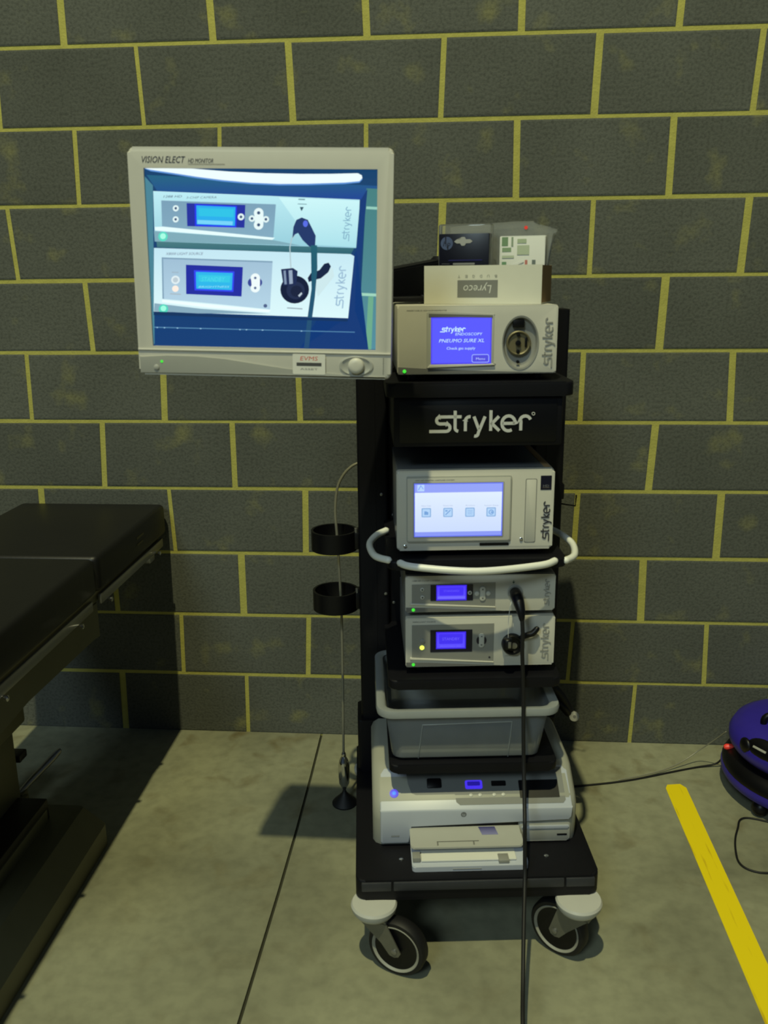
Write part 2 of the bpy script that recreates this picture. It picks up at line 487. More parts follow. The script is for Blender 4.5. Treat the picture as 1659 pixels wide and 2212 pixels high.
# concrete floor in two pours with a saw-cut joint between
bm = bmesh.new()
def jx_(y): return .432-.006*math.sin(y*3)
ys = [0.0035-i*.25 for i in range(28)]
for sgn, xe in ((-1, -4.), (1, 5.)):
    pts = [(jx_(y)+sgn*.0036, y) for y in ys]+[(xe, ys[-1]), (xe, ys[0])]
    slab(bm, pts, -.12, 0)
box(bm, .40, ys[-1], -.12, .46, ys[0], -.006, mi=1)
fl = obj('floor', bm, [M['floor'], mat('joint_dirt', (50, 50, 36), .9)])
tag(fl, 'stained bare concrete floor with a narrow joint', kind='structure')
# painted line
bm = bmesh.new()
pts = [(1.452, -3.2), (1.447, -.25), (1.455, -.232), (1.492, -.226), (1.505, -.245), (1.509, -3.2)]
slab(bm, pts, 0.0, .0012)
tag(obj('painted_floor_line', bm, M['paint']), 'yellow painted line on the concrete floor right of the cart', 'floor marking')

# ================================================================== cart
PHI = math.radians(5.7)
O = Vector((.645, -.955, 0)); EX = Vector((math.cos(PHI), math.sin(PHI), 0)); EY = Vector((-math.sin(PHI), math.cos(PHI), 0))
def W(lx, ly, z): return O+EX*lx+EY*ly+Vector((0, 0, z))
def cthing(name, label, cat, lx, ly, z, rz=0, group=None): return thing(name, label, cat, W(lx, ly, z), PHI+rz, group)

cart = thing('equipment_cart', 'tall black medical equipment cart on four casters with shelves and white handles', 'cart', O, PHI)
bm = bmesh.new()
slab(bm, rr(0, 0, .507, .56, .02, 6), .152, .2, .005)
obj('base_platform', bm, M['black'], cart, 30)
bm = bmesh.new()
for a, b_ in ((.012, .074), (.078, .432), (.436, .496)):
    box(bm, a, -.004, .176, b_, .01, .196, .002)
obj('bumper_strip', bm, M['blackedge'], cart, 30)['label'] = 'dark grey bumper strip along the front edge'
for x in (.097, .408):
    obj('bolt', lathe(bmesh.new(), [(.005, .199), (.005, .2015), (.003, .2025)], origin=(x, .066, 0), n=14), M['chrome'], cart, 40)
for s, (xa, xb) in ((0, (.015, .087)), (1, (.422, .494))):
    bm = bmesh.new(); slab(bm, rr(xa, .43, xb, .52, .008), .19, 1.33, .003)
    for zz in ((.36, 1.29),):
        box(bm, xa+.03, .4285, zz[0], xa+.042, .432, zz[1])
    obj('column', bm, M['black'], cart, 30)
    bm = bmesh.new(); slab(bm, rr(xa-.01, .42, xb+.004, .53, .01), .19, .34, .004)
    obj('column_sleeve', bm, M['black'], cart, 30)
bm = B(.08, .45, .575, .43, .462, 1.3, .002)
obj('back_panel', bm, M['black'], cart, 30)
for x, z in ((.405, 1.02), (.412, .99), (.098, .86), (.098, .64), (.07, .915), (.078, .67)):
    y = .448 if x > .087 else .428
    obj('screw', lathe(bmesh.new(), [(.0035, y), (.0035, y-.0015), (.002, y-.002)], 'Y', (x, 0, z), 12), M['steel'], cart, 40)
def shelf(z1, th=.024, y1=.452):
    bm = bmesh.new()
    slab(bm, rr(.075, .12, .437, y1, .018, 6), z1-th, z1, .004)
    # turned-up rim of the moulded tray edge
    box(bm, .093, .1215, z1-.001, .419, .1235, z1+.0008)
    return obj('shelf', bm, M['black'], cart, 30)
shelf(1.206, .027); shelf(.851, .019); shelf(.590, .021)
shelf(.392, .020, .43)
# arms that carry the lowest shelf from the columns
for xa in (.077, .425):
    bm = B(xa, .40, .345, xa+.01, .46, .39, .002); obj('shelf_bracket', bm, M['black'], cart, 30)
# drawer
dr = obj('drawer', B(.089, .128, 1.082, .417, .44, 1.178, .004), M['black'], cart, 30)
bm = bmesh.new(); prism(bm, rr(.1, 1.09, .406, 1.172, .004), .1265, .129, .0008); obj('drawer_front', bm, M['blackplastic'], dr, 30)
h = .0281
lg = obj('lettering', logo_bm(h, .21, True), M['logo'], dr, loc=(.1698, .1258, 1.1125))
lg.scale = (1, 1, 1); lg['label'] = 'white stryker lettering'
# handles
for pts in ([(.099, .118, .849), (.13, .098, .846), (.25, .078, .842), (.375, .098, .845), (.412, .118, .848)],
            [(.078, .31, .862), (.055, .285, .858), (.040, .235, .853), (.05, .165, .85), (.078, .13, .851)],
            [(.434, .31, .862), (.458, .285, .855), (.474, .235, .847), (.462, .165, .844), (.436, .13, .844)]):
    obj('handle', tube(bmesh.new(), pts, .0072, 14, 8), M['white'], cart, 60)['label'] = 'curved white grab bar'
# bottle rings
for zc in (.79, .637):
    bm = bmesh.new()
    n = 40; r0, r1 = .056, .0505
    prof = [(r1, zc-.024), (r0, zc-.024), (r0, zc+.024), (r1, zc+.024)]
    rings = []
    for i in range(n):
        a = 2*PI*i/n
        rings.append([bm.verts.new((-.044+r*math.cos(a), .49+r*math.sin(a), z)) for r, z in prof])
    for i in range(n):
        for j in range(4):
            bm.faces.new((rings[i][j], rings[(i+1) % n][j], rings[(i+1) % n][(j+1) % 4], rings[i][(j+1) % 4]))
    box(bm, .004, .465, zc-.02, .02, .515, zc+.022, .002)
    rg = obj('bottle_ring', bm, M['blackplastic'], cart, 30)
    obj('clamp_screw', lathe(bmesh.new(), [(.004, 0), (.004, .012), (.002, .013)], 'Z', (.009, .47, zc+.02), 12), M['steel'], rg, 40)
# wire hook on the right side
bm = tube(bmesh.new(), [(.493, .47, .876), (.53, .45, .874), (.531, .449, .9)], .002, 8, 0); obj('wire_hook', bm, M['blackplastic'], cart, 50)
bm = B(.492, .44, .893, .5, .50, .93, .002); obj('hook_bracket', bm, M['black'], cart, 30)
bm = B(.43, .40, 1.095, .445, .44, 1.1, .002); obj('cable_clip', bm, M['black'], cart, 30)
# casters
def caster(px, py, trail, front=True):
    ang = math.atan2(trail[1], trail[0])
    d = obj('caster', lathe(bmesh.new(), [(.012, .116), (.028, .119), (.040, .128), (.0465, .138), (.048, .147), (.045, .152), (.02, .153)], origin=(px, py, 0), n=40), M['dome'], cart, 40)
    d['label'] = 'caster with pale grey dome cover and black wheel'
    wx, wy = px+trail[0], py+trail[1]
    R = Matrix.Translation((wx, wy, .0635)) @ Matrix.Rotation(ang, 4, 'Z')
    # wheel, axle along local Y
    bm = lathe(bmesh.new(), [(.046, -.011), (.054, -.0155), (.060, -.0145), (.0635, -.009), (.0635, .009), (.060, .0145), (.054, .0155), (.046, .011)], 'Y', n=48, M4=R, caps=False)
    obj('tyre', bm, M['rubber'], d, 40)
    bm = lathe(bmesh.new(), [(.0465, -.0125), (.0515, -.0168), (.0525, -.0165), (.0525, .0165), (.0515, .0168), (.0465, .0125)], 'Y', n=48, M4=R, caps=False)
    obj('wheel_ring', bm, M['ring'], d, 40)
    bm = lathe(bmesh.new(), [(.008, -.014), (.03, -.011), (.0468, -.0135), (.0468, .0135), (.03, .011), (.008, .014)], 'Y', n=48, M4=R)
    obj('wheel_hub', bm, M['blackplastic'], d, 40)
    bm = bmesh.new()
    t = math.hypot(*trail)
    for s in (-1, 1):
        # fork cheek: broad at the swivel, narrow at the axle
        P = [(-t-.026, .058), (-t+.03, .058), (-.002, .0), (.0, -.01), (-.008, -.0125), (-.018, -.010), (-.026, .0)]
        P = [(-t-.034, .060), (-t+.036, .060), (.014, -.002), (.009, -.011), (0, -.0145), (-.011, -.012), (-.03, .012)]
        f = [R @ Vector((a, s*.0185, b_)) for a, b_ in P]; g = [R @ Vector((a, s*.0212, b_)) for a, b_ in P]
        fv = [bm.verts.new(v) for v in f]; gv = [bm.verts.new(v) for v in g]; n = len(P)
        bm.faces.new(fv); bm.faces.new(gv[::-1])
        for i in range(n): bm.faces.new((fv[i], gv[i], gv[(i+1) % n], fv[(i+1) % n]))
    for a0, a1 in ((-t-.034, -t+.036),):
        f = [R @ Vector(p) for p in ((a0, -.0212, .057), (a1, -.0212, .057), (a1, .0212, .057), (a0, .0212, .057))]
        g = [v+Vector((0, 0, .006)) for v in f]
        fv = [bm.verts.new(v) for v in f]; gv = [bm.verts.new(v) for v in g]
        bm.faces.new(fv); bm.faces.new(gv[::-1])
        for i in range(4): bm.faces.new((fv[i], gv[i], gv[(i+1) % 4], fv[(i+1) % 4]))
    obj('fork', bm, M['zinc'], d, 30)
    obj('axle', lathe(bmesh.new(), [(.003, -.025), (.006, -.0235), (.006, .0235), (.003, .025)], 'Y', n=16, M4=R), M['steel'], d, 40)
caster(.037, -.002, (.049, -.024)); caster(.463, -.008, (-.031, .027))
caster(.04, .52, (.03, .04)); caster(.467, .52, (-.03, .04))

# ================================================================== devices
def feet(t, w, d, h, ins=.03):
    for x in (ins, w-ins):
        for y in (.03, d-.03):
            obj('rubber_foot', lathe(bmesh.new(), [(.008, -h), (.009, -h+.001), (.009, .001), (.008, .002)], origin=(x, y, 0), n=16), M['rubber'], t, 40)

def led(t, x, z, y=-.001, r=.0034):
    obj('status_light', lathe(bmesh.new(), [(r*.6, y-.0018), (r, y-.001), (r, y+.002)], 'Y', (x, 0, z), 16), M['greenled'], t, 40)['label'] = 'small lit green light'

def vlogo(t, x, z, h, y=-.001):
    o = obj('lettering', logo_bm(h, .19), M['greyprint'], t)
    o.rotation_euler = (0, -PI/2, 0); o.location = (x, y, z); o['label'] = 'grey stryker lettering running up the side'
    return o

# ---- insufflator
ins = cthing('insufflator', 'ivory insufflator with violet-blue touchscreen on the top shelf of the cart', 'medical device', .098, .15, 1.220)
w, hh, dd = .307, .129, .285
cs = obj('case', B(0, .012, 0, w, dd, hh, .004), M['plastic'], ins, 30)
bm = bmesh.new(); prism(bm, rr(0, 0, w, hh, .004), 0, .014, .0035)
fp = obj('front_panel', bm, M['plastic'], ins, 30)
cut = lathe(bmesh.new(), [(.0335, -.01), (.0335, .001), (.029, .009), (.02, .0115)], 'Y', (0, 0, 0), 40)
for v in cut.verts: v.co = Vector((.2365+v.co.x*1.0, v.co.y, .058+v.co.z*1.45))
boolean_cut(fp, cut)
bm = bmesh.new()
rings = []
for r, y in ((.0335, .0005), (.0355, -.0012), (.0330, -.0005), (.0300, .007), (.0215, .0095)):
    rings.append([bm.verts.new((.2365+r*math.cos(2*PI*i/40), y, .058+r*1.45*math.sin(2*PI*i/40))) for i in range(40)])
for a, b_ in zip(rings, rings[1:]):
    for i in range(40): bm.faces.new((a[i], a[(i+1) % 40], b_[(i+1) % 40], b_[i]))
bm.faces.new(rings[-1])
obj('port_recess', bm, M['panelgrey'], ins, 40)
pt = obj('hose_port', lathe(bmesh.new(), [(.0235, .0085), (.0235, .002), (.0215, .0005), (.0195, .002), (.019, .005), (.004, .0052)], 'Y', (.2335, 0, .0575), 36), M['port'], ins, 40)
pt['label'] = 'round metal gas connector with three dark pins'
for z in (.073, .0575, .042):
    obj('pin', lathe(bmesh.new(), [(.0032 if z != .0575 else .005, .0055), (.0032 if z != .0575 else .005, -.0005), (.001, -.001)], 'Y', (.2325, 0, z), 16), M['blackplastic'], pt, 40)
obj('key_notch', B(.2455, .0018, .05, .250, .005, .068, .001), M['blackplastic'], pt, 30)
obj('sensor_window', B(.2215, .0005, .0865, .2435, .008, .1015, .0015), M['blackplastic'], ins, 30)
obj('dot_mark', lathe(bmesh.new(), [(.0032, .0035), (.0032, .0002), (.002, 0)], 'Y', (.2325, 0, .022), 16), M['blackplastic'], ins, 40)
# screen surround: hollow hood leaning in
bm = bmesh.new()
out = [(.056, .012), (.056, .116), (.060, .1185), (.11, .1165), (.186, .1125), (.184, .108), (.184, .021), (.190, .019), (.186, .0145), (.06, .0115)]
prism(bm, out, -.0012, .002, .0008)
bz = obj('screen_surround', bm, M['plastic2'], ins, 30)
obj('hood_shade', prism(bmesh.new(), [(.060, .109), (.060, .1145), (.11, .113), (.182, .1105), (.182, .106)], -.0019, .001), M['panelgrey2'], bz)
obj('lower_lip', prism(bmesh.new(), [(.058, .0125), (.062, .0185), (.185, .0195), (.188, .0165)], -.0042, .001, .001), M['plastic'], bz, 30)
A = Art()
V1 = (92, 92, 255)
A.rect(.0645, .0195, .1805, .1075, (78, 66, 238)); A.rect(.0665, .0215, .1785, .1055, V1)
W_ = (205, 240, 255)
art_logo(A, .0845, .0805, .0068, W_, w=.26, italic=.15)
A.text('ENDOSCOPY', .111, .0735, .0050, W_, .15, .052)
A.text('PNEUMO SURE XL', .0795, .0605, .0066, W_, .25, .087)
A.text('Check gas supply', .0945, .047, .0050, W_, 0, .055)
A.stroke(rr(.1435, .0225, .1755, .0370, .003)+[rr(.1435, .0225, .1755, .0370, .003)[0]], .0012, (170, 190, 255))
A.rect(.1445, .0235, .1745, .0360, (84, 80, 225), .002)
A.text('Menu', .1595, .0270, .0048, (190, 205, 255), 0, .017, 'C')
sc = A.build('touchscreen', ins, -.0014, M['screenpaint']); sc['label'] = 'lit violet-blue screen with white lettering'
bm = bmesh.new()
sw = [(.0, .0), (.307, 0), (.307, .004)]+[(.307*(1-t), .004+.0105*(t**2)*(1 if t < 1 else 1)) for t in [i/12 for i in range(1, 13)]]
prism(bm, [(.001, .0008), (.306, .0008)]+[(.306*(1-i/14)+.001, .002+.0125*(i/14)**1.6) for i in range(15)], -.0008, .001)
obj('base_swoosh', bm, M['panelgrey2'], ins)
led(ins, .0135, .0065)
A = Art(); A.text('PNEUMO SURE XL HIGH FLOW INSUFFLATOR', .018, .1195, .0022, (96, 96, 100), .25, .076)
A.build('model_lettering', ins, -.0003, M['print'])
vlogo(ins, .2975, .0166, .0134); feet(ins, w, dd, .0135)

# ---- digital capture recorder
sd = cthing('image_recorder', 'silver digital capture recorder with pale touchscreen icons on the second shelf', 'medical device', .095, .15, .864)
w, hh, dd = .3165, .166, .27
obj('case', B(.001, .014, 0, w-.001, dd, hh, .003), M['casetop'], sd, 30)
obj('side_rail', B(w-.018, .02, hh-.002, w-.004, dd, hh+.0006, .0005), M['kraft'], sd, 30)['label'] = 'brownish strip along the right top edge'
bm = bmesh.new(); prism(bm, rr(0, 0, w, hh, .006), 0, .02, .006); obj('front_panel', bm, M['plastic'], sd, 30)
bm = bmesh.new(); prism(bm, rr(.0195, .0185, .230, .1545, .003), -.004, .002, .0015); dp = obj('screen_door', bm, M['plastic2'], sd, 30)
bm = bmesh.new(); prism(bm, rr(.0215, .0215, .2275, .1515, .002), -.0055, -.003, .001); obj('door_frame', bm, M['plastic'], dp, 30)
bm = bmesh.new(); prism(bm, rr(.0325, .0285, .2150, .1435, .002), -.0062, -.004, .0006); obj('screen_border', bm, M['plastic2'], dp, 30)
A = Art()
A.rect(.0345, .0305, .2125, .1415, (96, 112, 240)); A.rect(.0362, .0325, .2105, .1395, (150, 165, 250), 0, (150, 165, 250))
A.rect(.0362, .041, .2105, .1225, (226, 240, 255), 0, (205, 222, 255))
A.rect(.0362, .0325, .2105, .0405, (140, 155, 248))
A.rect(.041, .1255, .055, .139, (185, 215, 255), .001)
A.stroke([(.043, .128), (.048, .137), (.053, .130)], .0016, (120, 160, 250))
for i, (x, t_) in enumerate(((.0590, 'New Case'), (.1025, 'Patient Info'), (.1465, 'Archive'), (.1890, 'System Setup'))):
    A.rect(x-.0095, .072, x+.0095, .091, (140, 180, 225), .002)
    A.rect(x-.0075, .074, x+.0075, .089, (182, 215, 250), .0015)
    if i == 0: A.rect(x-.004, .077, x+.004, .083, (120, 165, 220)); A.rect(x-.004, .083, x+.001, .0845, (120, 165, 220))
    elif i == 1: A.stroke([(x-.005, .0765), (x+.005, .0865)], .002, (120, 165, 220)); A.rect(x-.0055, .0835, x-.001, .0865, (120, 165, 220))
    elif i == 2:
        for zz in (.0775, .081, .0845): A.rect(x-.005, zz, x+.005, zz+.0014, (150, 190, 235))
    else:
        A.stroke(ell(x, .0815, .0042, None, 14)+[(x+.0042, .0815)], .0018, (120, 165, 220)); A.rect(x-.001, .080, x+.005, .083, (120, 165, 220))
    A.text(t_, x, .0945, .0026, (165, 180, 215), 0, .019 if i != 3 else .028, 'C')
o = A.build('touchscreen', sd, -.0063, M['screenpaint']); o['label'] = 'lit pale blue screen with a row of four square icons'
A = Art(); A.text('SDC HD DIGITAL CAPTURE SYSTEM', .037, .1462, .0024, (84, 84, 100), .25, .078); A.build('model_lettering', dp, -.0056, M['print'])
bm = bmesh.new(); prism(bm, rr(.2585, .0135, .2815, .1465, .003), -.0004, .002); s_ = obj('disc_slot', bm, M['panelgrey2'], sd, 30)
bm = bmesh.new(); prism(bm, rr(.2598, .0148, .2802, .1452, .0025), -.0010, .002, .0004); obj('slot_door', bm, M['plastic'], s_, 30)
bm = bmesh.new(); prism(bm, rr(.2885, .1235, .3105, .1525, .001), -.0008, .001); b_ = obj('brand_badge', bm, M['frameblack'], sd)
A = Art(); A.text('HD', .2995, .1295, .0045, (120, 120, 125), 0, .012, 'C'); A.rect(.2925, .1275, .3065, .1283, (120, 110, 100)); A.build('badge_print', b_, -.0009, M['print'])
bm = bmesh.new(); prism(bm, rr(.168, .0085, .2275, .0145, .001), -.0009, .001); obj('card_slot', bm, M['blackplastic'], sd)
for x, z in ((.0165, .0095), (.2525, .021)):
    obj('button', lathe(bmesh.new(), [(.002, -.003), (.0036, -.002), (.0036, .002)], 'Y', (x, 0, z), 16), M['chrome'], sd, 40)
o = vlogo(sd, .3085, .0215, .0118); o.data.materials[0] = M['darkprint']
feet(sd, w, dd, .013)

# ---- camera control unit and light source share their look
def navpad(t, x, z, s=1, full=True):
    bm = bmesh.new()
    pts = arc(x, z+.0095*s, .0062*s, -40, 220, 12)+arc(x, z-.0095*s, .0062*s, 140, 400, 12)
    prism(bm, pts, -.0028, .001, .0006); b = obj('navigation_pad', bm, M['button'], t, 30)
    for dz in (.0095*s, -.0095*s):
        bm = bmesh.new(); sg = 1 if dz > 0 else -1
        prism(bm, [(x-.0022, z+dz-sg*.001), (x+.0022, z+dz-sg*.001), (x, z+dz+sg*.0018)], -.0031, -.002); obj('arrow_mark', bm, M['darkprint'], b)
    for sx in (-1, 1):
        if full: obj('button', lathe(bmesh.new(), [(.0035, -.0026), (.0048, -.002), (.0048, .001)], 'Y', (x+sx*.0118, 0, z), 18), M['button'], t, 40)
        else:
            bm = bmesh.new(); prism(bm, arc(x+sx*.0035, z, .0072, -78 if sx > 0 else 102, 78 if sx > 0 else 258, 10, .0095), -.0012, .001); obj('pad_mark', bm, M['frameblack'], t)
def rbutton(t, x, z, r=.0045, m='button', mark=True):
    b = obj('button', lathe(bmesh.new(), [(r*.8, -.0026), (r, -.0018), (r, .001)], 'Y', (x, 0, z), 20), M[m], t, 40)
    if mark: obj('button_mark', lathe(bmesh.new(), [(r*.42, -.0029), (r*.42, -.002)], 'Y', (x, 0, z), 12), M['darkprint'], b)
    return b
def front_unit(t, w, hh, dd, panel, label_txt, logoz, logoh, tx=.014):
    obj('case', B(.0, .012, 0, w, dd, hh, .003), M['metalcase'], t, 30)
    bm = bmesh.new(); prism(bm, rr(0, 0, w, hh, .004), 0, .014, .0035); obj('front_panel', bm, M['plastic'], t, 30)
    bm = bmesh.new(); prism(bm, panel, -.0006, .001); obj('control_panel', bm, M['panelgrey'], t)
    # raised lip under the control panel, then a grey sweep along the bottom
    lo = [p for p in panel if p[1] < .03]
    x0, z0 = panel[0]; x1, z1 = panel[1]
    bm = bmesh.new(); prism(bm, [(x0-.004, z0+.0003), (x1, z1+.0003), (x1+.001, z1-.0022), (x0+.03, z0-.005), (x0-.004, z0-.0045)], -.003, .001, .0009); obj('panel_lip', bm, M['plastic'], t, 30)
    bm = bmesh.new(); prism(bm, [(.001, .0008), (.20, .0008), (.17, .0022), (.10, .0062), (.05, .0092), (.001, .0108)], -.0007, .001); obj('base_swoosh', bm, M['panelgrey2'], t)
    A = Art(); A.text(label_txt, tx, panel[2][1]+.0045, .0028, (90, 90, 96), .25, len(label_txt)*.0027); A.build('model_lettering', t, -.0003, M['print'])
    led(t, .0160, .0058)
    o = vlogo(t, w-.0125, logoz, logoh); return o

cc = cthing('camera_control_unit', 'slim ivory camera control unit with camera plug, under the handle shelf', 'medical device', .112, .15, .730)
w, hh, dd = .310, .079, .27
front_unit(cc, w, hh, dd, [(.013, .0205), (.186, .0100), (.186, .0630), (.013, .0610)], '1288 HD 3-CHIP CAMERA', .0135, .0083)
bm = bmesh.new(); prism(bm, rr(.0515, .0250, .1395, .0600, .001), -.0014, .001); f_ = obj('display_frame', bm, M['frameblack'], cc)
A = Art(); A.rect(.0635, .0255, .1262, .0590, (62, 40, 225)); A.rect(.0655, .0280, .1240, .0565, (82, 60, 255), 0, (96, 84, 255))
A.rect(.0665, .0295, .123, .0345, (112, 104, 255)); A.rect(.0700, .0365, .1195, .0545, (70, 50, 245), .002)
A.text('STANDARD', .0947, .0445, .0040, (105, 92, 255), 0, .032, 'C')
A.build('display', f_, -.0016, M['screenpaint'])['label'] = 'lit violet display'
rbutton(cc, .0345, .0500, .0042); rbutton(cc, .0350, .0330, .0042); rbutton(cc, .1328, .0415, .0044); navpad(cc, .1595, .0390)
A = Art(); A.rect(.2225, .063, .2237, .0665, (40, 80, 60)); A.poly([(.2205, .0635), (.2257, .0635), (.2231, .0590)], (40, 80, 60)); A.build('arrow_print', cc, -.0003, M['print'])
bm = lathe(bmesh.new(), [(.0165, .002), (.0165, -.002), (.0145, -.003), (.013, -.001)], 'Y', (.2265, 0, .0405), 32); obj('camera_socket', bm, M['plastic2'], cc, 40)
# no feet seen: the unit rests on the light source below it

ls = cthing('light_source', 'ivory endoscopic light source with yellow lit button and black round light port', 'medical device', .112, .15, .607)
w, hh, dd = .3125, .110, .27
front_unit(ls, w, hh, dd, [(.013, .0215), (.185, .0095), (.185, .0955), (.013, .0945)], 'X8000 LIGHT SOURCE', .016, .0118)
bm = bmesh.new(); prism(bm, rr(.0515, .0335, .1395, .0830, .001), -.0014, .001); f_ = obj('display_frame', bm, M['frameblack'], ls)
A = Art(); A.rect(.0635, .0405, .1262, .0790, (62, 40, 225)); A.rect(.0655, .0430, .1240, .0765, (80, 60, 255), 0, (92, 78, 255))
A.rect(.0700, .052, .1195, .0740, (68, 50, 240), .002)
A.text('STANDBY', .0947, .0600, .0062, (108, 96, 255), 0, .036, 'C'); A.text('BRIGHTNESS 100%', .0947, .0455, .0034, (108, 100, 255), 0, .044, 'C')
A.build('display', f_, -.0016, M['screenpaint'])['label'] = 'lit violet display'
rbutton(ls, .0350, .0580, .0058, 'panelgrey', False)
b = rbutton(ls, .0342, .0440, .0047, 'yellowled', False); b['label'] = 'lit yellow standby button'
navpad(ls, .1590, .0580, 1.0, False)
obj('key_hole', lathe(bmesh.new(), [(.0022, -.0012), (.0022, .001)], 'Y', (.1765, 0, .0195), 12), M['darkprint'], ls)
A = Art(); A.text('LIGHT CABLE', .224, .0205, .0024, (150, 150, 142), 0, .03, 'C'); A.build('port_lettering', ls, -.0003, M['print'])
p = obj('light_port', lathe(bmesh.new(), [(.0225, .002), (.0225, -.010), (.0205, -.013), (.0165, -.0125), (.0145, -.009), (.0075, -.0088)], 'Y', (.2235, 0, .0500), 40), M['blackplastic'], ls, 40)
obj('port_jaw', lathe(bmesh.new(), [(.0065, -.008), (.0065, -.0105), (.0045, -.011)], 'Y', (.2265, 0, .0480), 24), M['steel'], p, 40)
bm = tube(bmesh.new(), [(.2400, -.006, .0640), (.2520, -.011, .0720), (.2640, -.013, .0770), (.2730, -.012, .0870)], [.0052, .0065, .0068, .0058], 12, 5)
obj('release_lever', bm, M['blackplastic'], ls, 50)['label'] = 'black curved lever beside the port'
bm = lathe(bmesh.new(), [(.0095, .048), (.0105, .050), (.0105, .0675), (.008, .0705), (.003, .0715)], 'Z', (.2105, -.021, 0), 24)
cp = obj('dust_cap', bm, M['blackplastic'], ls, 40)
obj('cap_band', B(.2100, -.0322, .0520, .2165, -.0305, .0660, .001), M['steel'], cp, 30)
feet(ls, w, dd, .0165)

# ---- camera cable
cb = cthing('camera_cable', 'black camera cable with moulded plug hanging from the camera unit down the cart front', 'cable', .338, .15, .770)
def rel(lst, base): return [(a-base[0], b_-base[1], c-base[2]) for a, b_, c in lst]
bs = (.338, .15, .770)
bm = tube(bmesh.new(), rel([(.3385, .1475, .771), (.3385, .130, .7695), (.341, .116, .760), (.344, .106, .745), (.3455, .1, .728)], bs), [.0115, .0125, .0115, .0090, .005], 18, 5)
obj('plug', bm, M['blackplastic'], cb, 50)
bm = bmesh.new(); prism(bm, ell(0, 0, .0042, .0065, 16), -.0016, .001); obj('plug_badge', bm, M['purple'], cb, 30, loc=(.002, -.0345, -.003), rot=(-.15, 0, .1))
path = rel([(.3455, .1, .732), (.3475, .097, .70), (.348, .099, .66), (.353, .1, .574), (.3545, .088, .47), (.355, .075, .403), (.352, .04, .345), (.348, .01, .318), (.348, -.0, .26), (.346, -.02, .209), (.333, -.09, .156), (.319, -.17, .098), (.305, -.25, .076), (.29, -.36, .03), (.28, -.46, .006), (.30, -.62, .0045), (.36, -.8, .0045)], bs)
obj('cord', tube(bmesh.new(), path, .0042, 10, 6), M['rubber'], cb, 60)
st = tube(bmesh.new(), rel([(.329, .132, .758), (.3255, .128, .745), (.323, .127, .72), (.3235, .128, .678)], bs), .0007, 6, 5); obj('cap_string', st, M['skin'], cb, 60)['label'] = 'thin pale string holding the dust cap'

# ================================================================== on top
# white carton, turned a little to the right
RZ = math.radians(-20)
def cpos(u, v): return (.156+u*math.cos(RZ)-v*math.sin(RZ), .246+u*math.sin(RZ)+v*math.cos(RZ))
ct = cthing('paper_carton', 'open white carton with upside-down grey printed label on top of the insufflator', 'box', .156, .246, 1.3495, RZ)

w, hh, dd = .233, .0735, .125
bm = bmesh.new(); t_ = .0025
box(bm, 0, 0, 0, w, dd, t_)
for a in ((0, 0, t_, w, t_, hh), (0, dd-t_, t_, w, dd, hh), (0, t_, t_, t_, dd-t_, hh)): box(bm, *a)
obj('tray', bm, M['carton'], ct)
bm = B(w-t_, t_, t_, w+.0003, dd-t_, hh-.001); obj('end_flap', bm, M['kraft'], ct)['label'] = 'brown cardboard end'
G_ = (122, 122, 116)
A = Art(); A.rect(.068, .013, .148, .0455, G_)
A.text('Lyreco', .108, .0360, .0155, (205, 205, 196), .2, .056, 'C', PI)
for i, ch in enumerate('BUDGET'): A.text(ch, .144-i*.0146, .0555, .0052, (140, 140, 132), 0, .0048, 'C', PI)
A.build('printed_label', ct, -.0004, M['print'])
# ink pack
ip = cthing('ink_pack', 'dark blue printer ink pack in clear blister standing in the white carton', 'ink cartridge pack', *cpos(.024, .022), 1.3525, RZ)
w = .101
obj('box', B(0, .0, 0, w, .026, .131, .0015), M['inkbox'], ip, 30)
A = Art()
A.disc(.016, .113, .0125, (70, 84, 120)); A.text('hp', .016, .1075, .0100, (14, 16, 40), .2, .015, 'C')
A.rect(.0125, .112, .0150, .1265, (14, 16, 40)); A.rect(.0170, .099, .0195, .111, (14, 16, 40))
hg = [(.031, .116), (.036, .120), (.043, .120), (.046, .1245), (.052, .1245), (.055, .120), (.063, .120), (.068, .116), (.063, .1125), (.055, .1125), (.052, .108), (.046, .108), (.043, .1125), (.036, .1125)]
A.poly(hg, (165, 165, 162))
A.rect(.020, .0795, .088, .0815, (26, 22, 96)); A.rect(.029, .072, .073, .0755, (140, 140, 136), .001); A.rect(.006, .0735, .022, .0745, (90, 90, 100))
A.build('box_print', ip, -.0004, M['print'])
bm = bmesh.new(); box(bm, -.003, .004, .002, w+.002, .034, .1495, .004); obj('blister', bm, M['film'], ip, 30)
pk = cthing('plastic_pouch', 'clear plastic pouch with white and green label standing in the carton behind the ink pack', 'packet', *cpos(.138, .026), 1.3525, RZ)
bm = bmesh.new()
pts = [(-.108, .075), (-.108, .146), (-.085, .149), (-.03, .152), (.03, .1545), (.062, .154), (.073, .1455), (.096, .1395), (.1085, .1385), (.1085, .132), (.098, .112), (.093, .060), (.0, .060)]
prism(bm, pts, .060, .066, .002); obj('pouch_film', bm, M['film'], pk, 30)
bm = bmesh.new(); prism(bm, rr(-.001, .0, .089, .126, .002), .040, .058, .002); lb = obj('label_card', bm, M['skin'], pk, 30)
A = Art()
A.rect(.003, .107, .0155, .124, (120, 150, 112)); A.rect(.004, .096, .022, .104, (140, 164, 128)); A.rect(.022, .106, .026, .124, (150, 165, 140))
A.rect(.034, .112, .052, .120, (176, 190, 158)); A.rect(.034, .090, .058, .108, (188, 198, 170)); A.rect(.004, .084, .028, .089, (190, 200, 175))
